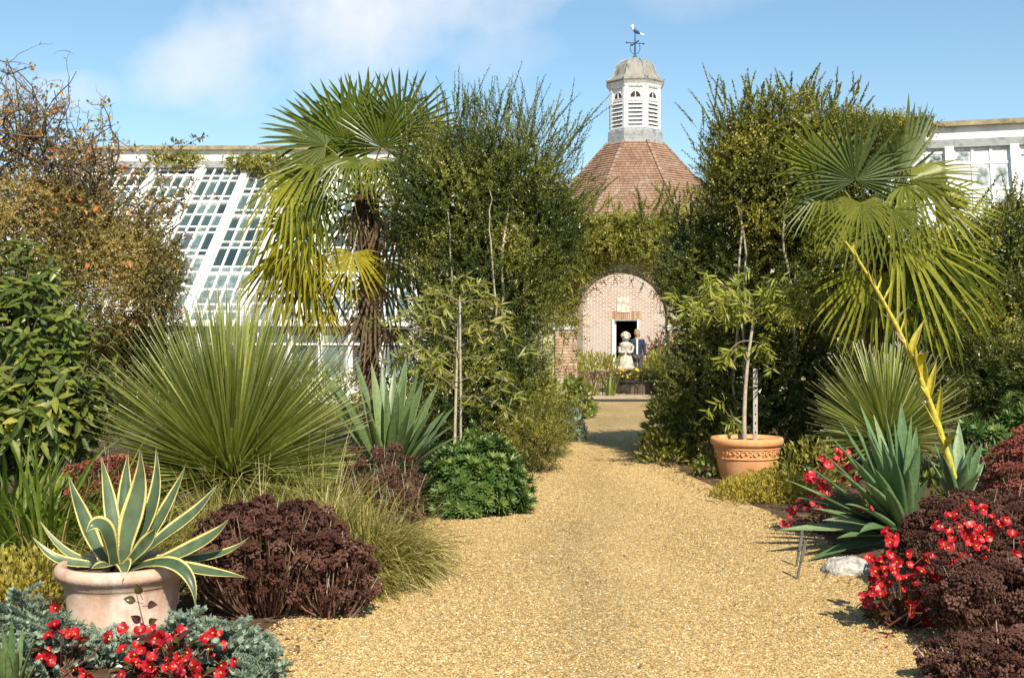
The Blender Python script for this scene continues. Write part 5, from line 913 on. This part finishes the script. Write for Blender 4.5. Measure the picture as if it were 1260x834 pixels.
def sedum(loc, r, label, mat, n, seed, w_=.05, stems=True, zlow=.30, top=1.0, cat="plant"):
    loc = np.asarray(loc, float); t = thing("sedum_plant", loc, label, cat); ms = [head_mesh(M[mat], seed + i, w_) for i in range(4)]; r = np.asarray(r)
    k = np.arange(n * 2) + .5; z = 1 - k / (n * 2) * .92; a = k * 2.39996; s = np.sqrt(1 - z * z); d = np.stack([np.cos(a) * s, np.sin(a) * s, z], 1); d = d[(d[:, 1] < .5) | (rng.random(len(d)) < .35)][:300]; tips = []
    for v in d:
        v = nrm(v + rng.normal(0, .06, 3)); v = v / (np.sum(np.abs(v) ** 3.2) ** (1 / 3.2)); P = loc + v * r * rng.uniform(.84, 1.05)
        if P[2] < zlow * r[2]: continue
        tips.append(P); put("flower_head", ms[rng.integers(4)], t, P, nrm(v * .55 + UP + rng.normal(0, .25, 3)), rdir(1)[0], rng.uniform(.55, 1.3))
    tips = np.array(tips); q = len(tips); B = loc + (tips - loc) * A(.42, .42, 0) + rng.normal(0, .03, (q, 3)) * A(1, 1, 0); mid = (B + tips) / 2 + (tips - loc) * A(.10, .10, 0)
    m = MB(); tubes(m, np.stack([B, mid, tips], 1), np.array([.0055, .0045, .003]), 4, rng.random(q)); e = rng.random((260, 1)); jx = rng.integers(0, q, 260); P = B[jx] * (1 - e) + tips[jx] * e
    m.build("stems", M['sedumstem'], t)
    q2 = 16; m2 = MB(); jx2 = rng.integers(0, q, q2); E2 = tips[jx2] + rdir(q2) * A(.10, .10, .05) + UP * .06; tubes(m2, np.stack([B[jx2], (B[jx2] + E2) / 2 + rdir(q2) * .05, E2], 1), np.array([.004, .003, .0015]), 4, rng.random(q2)); m2.build("dry_stems", M['palebark'], t, kind="stuff")
    m = MB(); rhomb(m, P, nrm(rdir(260) * A(1, 1, .3) - UP * .3), nrm(UP + rdir(260) * .4), .05, .028, rng.random(260)); P, o = shell(loc, r * .84, 1500, .5, .3, zlow * r[2] * .8); k = len(P); rhomb(m, P, nrm(o + rdir(k)), rdir(k), .028, .02, rng.random(k) * .8); m.build("leaves", M[mat], t); return t
sedum(gl(331, 6.9), (.47, .46, .60), "near dome of dark brown red flower heads right of the agave pot", 'sedum', 260, 91, .042)
sedum(gl(410, 6.75), (.24, .24, .42), "small dark brown flower head clump at the foot of the near left dome", 'sedum', 60, 95, .042)
sedum((X(465, 8.7), 8.9, 0), (.34, .22, .74), "dark brown flower heads rising between the sedge grass and broad iris leaves", 'sedum', 30, 97, .05, zlow=.62)
sedum((X(495, 8.6), 8.6, 0), (.18, .2, .62), "brown seed heads drooping beside the rounded dark green bush", 'sedum', 20, 98, .05, zlow=.5)
sedum(gl(135, 8.5), (.34, .25, .72), "dull pinkish red flower heads behind the agave", 'sedumred', 46, 101, .06, zlow=.4)
sedum(gl(1212, 7.3), (.52, .52, .58), "dark brown flower heads behind the right-hand red flowers", 'sedum', 220, 105, .048)
sedum(gl(1262, 6.1), (.52, .5, .42), "large dark brown flower head mound nearest the camera at bottom right", 'sedum', 280, 109, .044)
sedum(gl(1235, 5.3), (.34, .3, .24), "low dark brown mound on the gravel at the bottom right corner", 'sedum', 90, 113, .04, zlow=.1)
sedum(gl(1282, 8.4), (.40, .36, .90), "rust red flower head mound at the right edge below the whorled shoots", 'sedumred', 170, 117, .065)
# begonias: every bloom and every large leaf a part
def bloom_mesh(mat, seed, name="flower"):
    r2 = np.random.default_rng(seed); m = MB()
    for i in range(5):
        a = i * 2 * math.pi / 5 + r2.normal(0, .15); big = 1.0 if i in (0, 2, 3) else .75; d = A(math.cos(a), .25 + r2.normal(0, .12), math.sin(a)); w2 = .020 * big; Ln = .030 * big; s = nrm(np.cross(d, A(0, 1, 0)))
        rows = []
        for t_, ww in ((0, .25), (.35, .9), (.7, 1.05), (.95, .6), (1.05, .1)): c = d * Ln * t_ + A(0, .012 * t_ ** 2 - .02 * max(0, t_ - .6), 0); rf = r2.normal(0, .0035, 3); rows.append([c - s * w2 * ww + A(0, .004 + rf[0], 0), c + A(0, rf[2] * .5, 0), c + s * w2 * ww + A(0, .004 + rf[1], 0)])
        k = np.arange(15).reshape(5, 3); m.add(np.array(rows), np.stack([k[:-1, :-1], k[:-1, 1:], k[1:, 1:], k[1:, :-1]], -1).reshape(-1, 4), r2.random())
    lathe(m, [(.001, -.006), (.006, 0), (.007, .005), (.001, .010)], 7, (0, 0, 0), m=1); m.v[-1] = m.v[-1][:, [0, 2, 1]]
    tube(m, [[0, -.06, 0], [0, -.004, 0]], .0018, 4, .5, 2); return m.mesh(name, [mat, M['yellow'], M['sedumstem']], True)
def bleaf_mesh(seed):
    r2 = np.random.default_rng(seed); m = MB(); k = 6; rows = []
    for t_, ww in zip(np.linspace(0, 1, 6), (.25, .85, 1, .85, .5, .05)): c = A(0, t_ * .07, .012 * math.sin(t_ * 3)); rows.append([c + A(-.026 * ww, 0, .008), c + A(-.012 * ww, 0, .001), c, c + A(.012 * ww, 0, .001), c + A(.026 * ww, 0, .008)])
    i = np.arange(30).reshape(6, 5); m.add(np.array(rows), np.stack([i[:-1, :-1], i[:-1, 1:], i[1:, 1:], i[1:, :-1]], -1).reshape(-1, 4), r2.random()); tube(m, [[0, -.05, -.01], [0, 0, 0]], .002, 4, .3); return m.mesh("leaf", M['bronze'], True)
def begonia(loc, r, label, mat, nf, nl, seed, extra=(), fs=(.66, 1.05), h0=.5):
    loc = np.asarray(loc, float); t = thing("begonia_plant", loc, label, "flowers"); fm = [bloom_mesh(M[mat], seed + i) for i in range(4)]; lm = [bleaf_mesh(seed + i) for i in range(3)]; r = np.asarray(r); tips = []
    for _ in range(nl):
        d = rdir(1)[0]; d[2] = abs(d[2]); P = loc + d * r * rng.uniform(.35, .95); P[2] = max(P[2], .03); tips.append(P); put("leaf", lm[rng.integers(3)], t, P, nrm(A(d[0], d[1], rng.uniform(-.3, .5)) + rng.normal(0, .3, 3)), UP + rng.normal(0, .4, 3), rng.uniform(.6, 1.15))
    nc = max(3, nf // 5)
    for c in range(nc):
        d = rdir(1)[0]; d[2] = abs(d[2]) * .8 + .25; d[1] = d[1] - .35; d = nrm(d); cc = loc + d * r * rng.uniform(.9, 1.08); tips.append(cc)
        for _ in range(rng.integers(3, 8)):
            P = cc + rng.normal(0, .034, 3); put("flower", fm[rng.integers(4)], t, P, nrm(d * .7 + A(0, -.55, .35) + rng.normal(0, .45, 3)), rdir(1)[0], rng.uniform(*fs))
    for p in extra:
        for _ in range(p[3]): put("flower", fm[rng.integers(4)], t, W(*p[:3]) + rng.normal(0, .032, 3), nrm(A(0, -.7, .5) + rng.normal(0, .45, 3)), rdir(1)[0], rng.uniform(*fs)); 
        tips.append(W(*p[:3]))
    tips = np.array(tips); q = len(tips); B = loc + rng.normal(0, .05, (q, 3)) * A(1, 1, 0); m = MB(); tubes(m, np.stack([B, (B + tips) / 2 + (tips - B) * A(.15, .15, 0), tips], 1), np.array([.005, .004, .002]), 4, rng.random(q) * .4); m.build("stems", M['sedumstem'], t); return t
begonia(gl(205, 5.5), (.25, .22, .20), "red flowered begonia with bronze leaves in front of the agave pot", 'red', 40, 110, 121, [(200, 800, 5.3, 6), (225, 815, 5.25, 6), (160, 815, 5.3, 5), (255, 780, 5.35, 4), (270, 822, 5.25, 4), (190, 780, 5.35, 5), (240, 830, 5.2, 6)])
begonia(gl(80, 5.6), (.13, .12, .17), "smaller red flowered begonia left of the agave pot base", 'red', 8, 26, 125, [(75, 772, 5.45, 7), (135, 778, 5.5, 3), (95, 822, 5.3, 5)])
begonia(gl(1105, 6.5), (.24, .22, .28), "bright red begonia spilling over the gravel at right beside the lichen rock", 'red', 45, 90, 129, [(1085, 705, 6.35, 10), (1075, 722, 6.3, 6), (1105, 690, 6.4, 10), (1120, 715, 6.25, 8), (1095, 660, 6.6, 8), (1140, 690, 6.35, 8), (1150, 715, 6.2, 8), (1170, 690, 6.35, 7), (1120, 745, 6.1, 4), (1080, 690, 6.4, 6)])
begonia(gl(1190, 6.7), (.20, .18, .36), "red begonia blooms poking through the dark mound on the right", 'red', 14, 46, 133, [(1190, 632, 6.55, 8), (1210, 650, 6.45, 7), (1225, 642, 6.5, 7), (1200, 665, 6.4, 7), (1185, 655, 6.45, 6), (1175, 668, 6.4, 5), (1212, 680, 6.3, 4), (1160, 652, 6.5, 3), (1256, 668, 6.3, 4), (1252, 695, 6.2, 3)])
begonia(gl(1018, 9.6), (.30, .26, .34), "pinkish red flowers at the foot of the pale tipped spiky rosette", 'pink', 60, 40, 137, [(1000, 590, 9.3, 9), (1020, 570, 9.4, 8), (1040, 575, 9.4, 7), (1050, 590, 9.4, 6), (1010, 600, 9.2, 7), (1035, 560, 9.5, 5)], (.8, 1.15))
# tall begonia shoot in front of the pot
t = thing("begonia_shoot", (X(178, 5.7), 5.7, 0), "single upright bronze leaved shoot in front of the agave pot", "plant"); m = MB(); q = np.array([W(185, 800, 5.7) * A(1, 1, 0), W(178, 775, 5.7), W(172, 750, 5.68), W(168, 732, 5.66)]); tube(m, q, [.005, .004, .003, .002], 5, .3); m.build("stem", M['sedumstem'], t)
lm = bleaf_mesh(140)
for px, py, dx, dz in ((172, 730, -.2, .8), (182, 745, 1, .1), (166, 740, -1, .3), (172, 765, -.6, .5), (184, 768, .8, .5)): put("leaf", lm, t, W(px, py, 5.66), A(dx, -.3, dz), A(.1, -1, .5), .8)

# ------------------------------------------------------------------ grasses
gg = "clumps of golden sedge grass around the big spiky rosette"
for px, d, n, Ln, lab in [(325, 7.8, 2000, .80, "golden sedge clump directly below the big spiky rosette"), (395, 7.75, 2000, .80, "golden sedge clump behind the right half of the near dark dome"), (446, 7.7, 2200, .74, "golden sedge clump sweeping onto the gravel right of the near dark dome"),
                       (425, 7.3, 800, .5, "low golden sedge tuft at the gravel edge beside the near dark dome"), (258, 7.9, 1600, .78, "golden sedge clump between the agave and the big spiky rosette"), (395, 8.5, 1500, 1.02, "taller golden sedge clump behind the others on the left"), (310, 8.5, 1300, .98, "tall golden sedge clump hiding the trunk of the big spiky rosette"), (470, 7.95, 1000, .6, "outermost golden sedge tuft nearest the rounded dark green bush")]:
    grass("sedge_grass", gl(px, d), lab, "grass", n, Ln, .0095, M['carex'], .15, 1.05, .95, gg, (.7, 1, 1, .8, .55, .3, .05))
grass("sedge_grass", gl(180, 7.5), "dry tawny grass tuft just behind the agave leaves", "grass", 800, .62, .008, M['carex'], .25, 1.0, .6)
grass("dry_grass", gl(60, 7.2), "pale dry grass blades leaning over the left bed edge", "grass", 130, .62, .007, M['dry'], .3, 1.0, .5)
grass("day_lily", gl(55, 8.0), "clump of bright green strappy leaves at the left edge", "plant", 460, .98, .028, M['green'], .32, .9, .75, fold=.25)
grass("day_lily", gl(5, 8.3), "taller green strappy clump at the far left edge", "plant", 320, 1.08, .028, M['green'], .25, .7, .6, fold=.25)
grass("day_lily", gl(120, 8.6), "small green strappy tuft below the glossy leaved shrub", "plant", 220, .68, .024, M['green'], .2, .8, .6, fold=.25)

# ------------------------------------------------------------------ left edge shrubs
t = thing("laurel_shrub", gl(55, 9.6), "glossy long leaved evergreen shrub at the left edge", "shrub")
lm = []
for i in range(4):
    m = MB(); ribbons(m, A([0, 0, 0]), A([0, 1, 0]), A([0, 0, 1]), .165, .050, [.15, .7, 1, .95, .6, .05], 0, .2 + .2 * i, .3); ms_ = m.v[-1]; ms_[:, 2] -= .9 * ms_[:, 1] ** 2 * (1 + .4 * i); lm.append(m.mesh("leaf", M['laurel']))
ell = [((50, 440, 9.6), (78, 100, .7)), ((20, 380, 9.8), (70, 75, .6)), ((85, 500, 9.3), (50, 60, .5)), ((15, 520, 9.2), (60, 60, .5))]; whs = []
for (c, r) in ell:
    s = c[2] / F; P, o = shell(W(*c), (r[0] * s, r[2], r[1] * s), 78, .8, .15); whs += list(zip(P, nrm(o * .7 + UP * .6 + rdir(len(P)) * .35)))
rest = MB(); stem = MB(); cnt = 0; order = sorted(range(len(whs)), key=lambda i: whs[i][0][1])
for i in order:
    p, dr = whs[i]; b1, b2 = perp(dr[None]); b1, b2 = b1[0], b2[0]; nl = rng.integers(6, 10)
    for j in range(nl):
        a = j * 2.4; d = nrm((b1 * math.cos(a) + b2 * math.sin(a)) * .9 + dr * (.15 + .5 * j / nl)); pp = p + dr * .015 * j
        if cnt < 300: put("leaf", lm[rng.integers(4)], t, pp, d, dr, rng.uniform(.7, 1.15)); cnt += 1
        else: ribbons(rest, pp[None], d[None], dr[None], .15 * rng.uniform(.7, 1.1), .045, [.15, .8, 1, .7, .05], .35, rng.random(), .3)
    tube(stem, [p - dr * .35 - UP * .1, p - dr * .12, p + dr * .12], [.007, .005, .004], 4, .4)
for c, r in ell:
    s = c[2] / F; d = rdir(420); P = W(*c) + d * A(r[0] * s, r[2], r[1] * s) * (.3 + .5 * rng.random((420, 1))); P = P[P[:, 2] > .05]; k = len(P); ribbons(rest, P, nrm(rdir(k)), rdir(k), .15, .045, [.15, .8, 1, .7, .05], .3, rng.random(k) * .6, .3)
rest.build("inner_leaves", M['laurel'], t, kind="stuff"); stem.build("stems", M['bark'], t)

t = thing("autumn_shrub", gl(60, 12.4), "large olive brown shrub with bare twiggy top and sparse orange leaves at upper left", "shrub"); ml, ms, mo = MB(), MB(), MB()
for (c, r, n) in [((110, 360, 12.2), (110, 75, .9), 1500), ((40, 300, 12.4), (100, 85, .9), 1300), ((150, 320, 12.3), (80, 55, .8), 800), ((60, 440, 12.3), (110, 90, .9), 900), ((190, 345, 12.0), (42, 50, .5), 420), ((45, 250, 12.4), (80, 50, .7), 300), ((100, 275, 12.3), (70, 38, .6), 200)]:
    s = c[2] / F; P, o = shell(W(*c), (r[0] * s, r[2], r[1] * s), n, .6, .3); k = len(P); shoots(ml, None, P - o * .12, nrm(o * .6 + UP * .25 + rdir(k) * .6), .30 * rng.uniform(.6, 1.2, k), 16, .034, .019, .2, 55, rb=np.clip(.45 + .3 * np.sin(P[:, 0] * 6) + rng.normal(0, .2, k), 0, 1))
# crooked bare branches
org_ = [W(x, y, 12.5) for x, y in ((20, 330), (70, 320), (110, 320), (140, 330), (10, 280), (175, 335), (50, 280), (85, 300))]; P0, D0, L0 = [], [], []
org_ += [W(x, y, 12.4) for x, y in ((-10, 215), (25, 205), (60, 225), (0, 180), (100, 235))]
for o_ in org_:
    for _ in range(13): P0.append(o_ + rng.normal(0, .12, 3)); D0.append(nrm(A(rng.normal(.12, .55), rng.normal(-.1, .35), 1.0))); L0.append(rng.uniform(.5, 1.25))
def crook(P, D, Ln, r, k=8):
    n = len(P); C = [P]; d = D
    for i in range(k - 1): d = nrm(d + rng.normal(0, .28, (n, 3))); C.append(C[-1] + d * (Ln / (k - 1))[:, None])
    C = np.stack(C, 1); tubes(ms, C, r * np.linspace(1, .3, k), 4, rng.random(n)); return C
C = crook(np.array(P0), np.array(D0), np.array(L0) * 1.05, .014)
lim = lambda Q: Q
sub = C[:, 2:].reshape(-1, 3); Pq = sub[rng.integers(0, len(sub), 900)]; C2 = crook(Pq, nrm(rdir(900) * A(1, 1, .6) + UP * .55), rng.uniform(.15, .45, 900), .005, 6); sub2 = C2[:, 2:].reshape(-1, 3)
Pq = sub2[rng.integers(0, len(sub2), 1800)]; C3 = crook(Pq, nrm(rdir(1800) + UP * .3), rng.uniform(.06, .18, 1800), .003, 4)
P = C2.reshape(-1, 3)[rng.integers(0, C2.size // 3, 6500)]; lowb = rng.random(len(P)) < np.clip((4.0 - P[:, 2]) / 1.3 + .4, .38, 1); P = P[lowb]; k = len(P); rhomb(ml, P, nrm(rdir(k) + UP * .2), rdir(k), .045, .026, rng.random(k))
P = np.concatenate([C2[:, 3:].reshape(-1, 3), C3[:, 2:].reshape(-1, 3)]); P = P[rng.integers(0, len(P), 900)]; k = len(P); rhomb(mo, P, nrm(rdir(k) - UP * .4), rdir(k), rng.uniform(.035, .085, k), rng.uniform(.022, .05, k), rng.random(k))
P, o = shell(W(110, 340, 12.1), (1.05, .95, .75), 60, .95, 0); k = len(P); rhomb(mo, P, nrm(rdir(k) - UP * .3), nrm(o + rdir(k) * .4), .07, .045, rng.random(k))
ml.build("crown", M['autumn'], t); ms.build("branches", M['twig'], t); mo.build("orange_leaves", M['orangeleaf'], t, kind="stuff")
t = thing("overhanging_branch", (X(200, 12), 12.2, 2.5), "thin arching branch with few leaves reaching over the left greenhouse roof", "branch"); ms, ml = MB(), MB()
for q in ([(120, 330), (150, 220), (245, 170)], [(100, 300), (170, 200), (215, 178)], [(150, 330), (210, 260), (240, 225)], [(130, 300), (180, 235), (228, 205)]):
    b = bez(W(*q[0], 12), W(*q[1], 12), W(*q[2], 11.9), 14); tube(ms, b, np.linspace(.010, .003, 14), 4, .5); k = 34; P = b[rng.integers(4, 14, k)]; shoots(ml, ms, P, nrm(rdir(k) + UP * .3), .11 * rng.uniform(.5, 1.2, k), 4, .05, .028, .2, sr=.0022)
ml.build("leaves", M['autumn'], t); ms.build("branches", M['twig'], t)

# ------------------------------------------------------------------ small things on the right gravel edge
q = W(1042, 697, 7.95); rk = MB(); a = np.arange(26) / 26 * 6.283; rows = []
for z, r_ in [(-.02, 1.0), (.02, 1.04), (.05, .98), (.075, .84), (.095, .62), (.105, .3), (.107, .02)]: rows.append(np.stack([q[0] + np.cos(a) * .165 * r_ * (1 + .10 * np.sin(a * 3 + z * 30) + rng.normal(0, .05, 26)), 7.95 + np.sin(a) * .12 * r_ * (1 + .12 * np.sin(a * 2 + 1) + rng.normal(0, .05, 26)), np.full(26, z) + rng.normal(0, .007, 26)], 1))
i = np.arange(7 * 26).reshape(7, 26); j = np.roll(i, -1, 1); rk.add(np.array(rows), np.stack([i[:-1], j[:-1], j[1:], i[1:]], -1).reshape(-1, 4)); ro = rk.build("rock", M['rockgrey'], None, True); tag(ro, "pale lichen covered stone on the gravel beside the red begonia", "rock")
for (bx, by, tx, ty, d, lab, hh) in [(980, 698, 987, 652, 8.15, "rear weathered plant label leaning on the gravel left of the pale stone", 1), (981, 713, 991, 664, 7.75, "front weathered plant label leaning on the gravel left of the pale stone", 1)]:
    b = gp((bx, by)); b = A(b[0], b[1], 0); e = W(tx, ty, b[1] - .02); t = thing("plant_label", b, lab, "plant label"); ax_ = nrm(e - b); s = nrm(np.cross(ax_, A(.3, -1, .1))); nn_ = np.cross(s, ax_); Ln = np.linalg.norm(e - b); Rm = np.stack([s, ax_, nn_], 1)
    m = MB(); box(m, b + ax_ * Ln * .5, (.016, Ln, .006), Rm); m.build("stake", M['labelmetal'], t); m = MB(); box(m, b + ax_ * (Ln * .72) + nn_ * .008, (.022, Ln * .52, .004), Rm); m.build("plate", M['labelmetal'], t)
m = MB(); rhomb(m, A([0, 0, 0]), A([0, 1, 0]), A([0, 0, 1]), .04, .028, .4, .3); pm = m.mesh("fallen_petal", M['red'])
for px, py in [(1057, 752), (1068, 778), (1105, 765), (1100, 780), (1112, 772), (1090, 785), (1065, 753), (1120, 782), (1040, 690), (975, 645), (1000, 640), (985, 635), (930, 690), (1095, 798), (1130, 790), (1105, 800), (1075, 790), (1030, 756)]:
    o = bpy.data.objects.new("fallen_petal", pm); COL.objects.link(o); q = gp((px, py)); o.location = (q[0], q[1], .014); o.rotation_euler = (rng.normal(0, .2), rng.normal(0, .2), rng.random() * 6.28); s = rng.uniform(.5, 1.0); o.scale = (s, s, s)
    tag(o, "small red petal lying on the gravel near the right-hand begonias", "petal", "red petals fallen on the gravel")
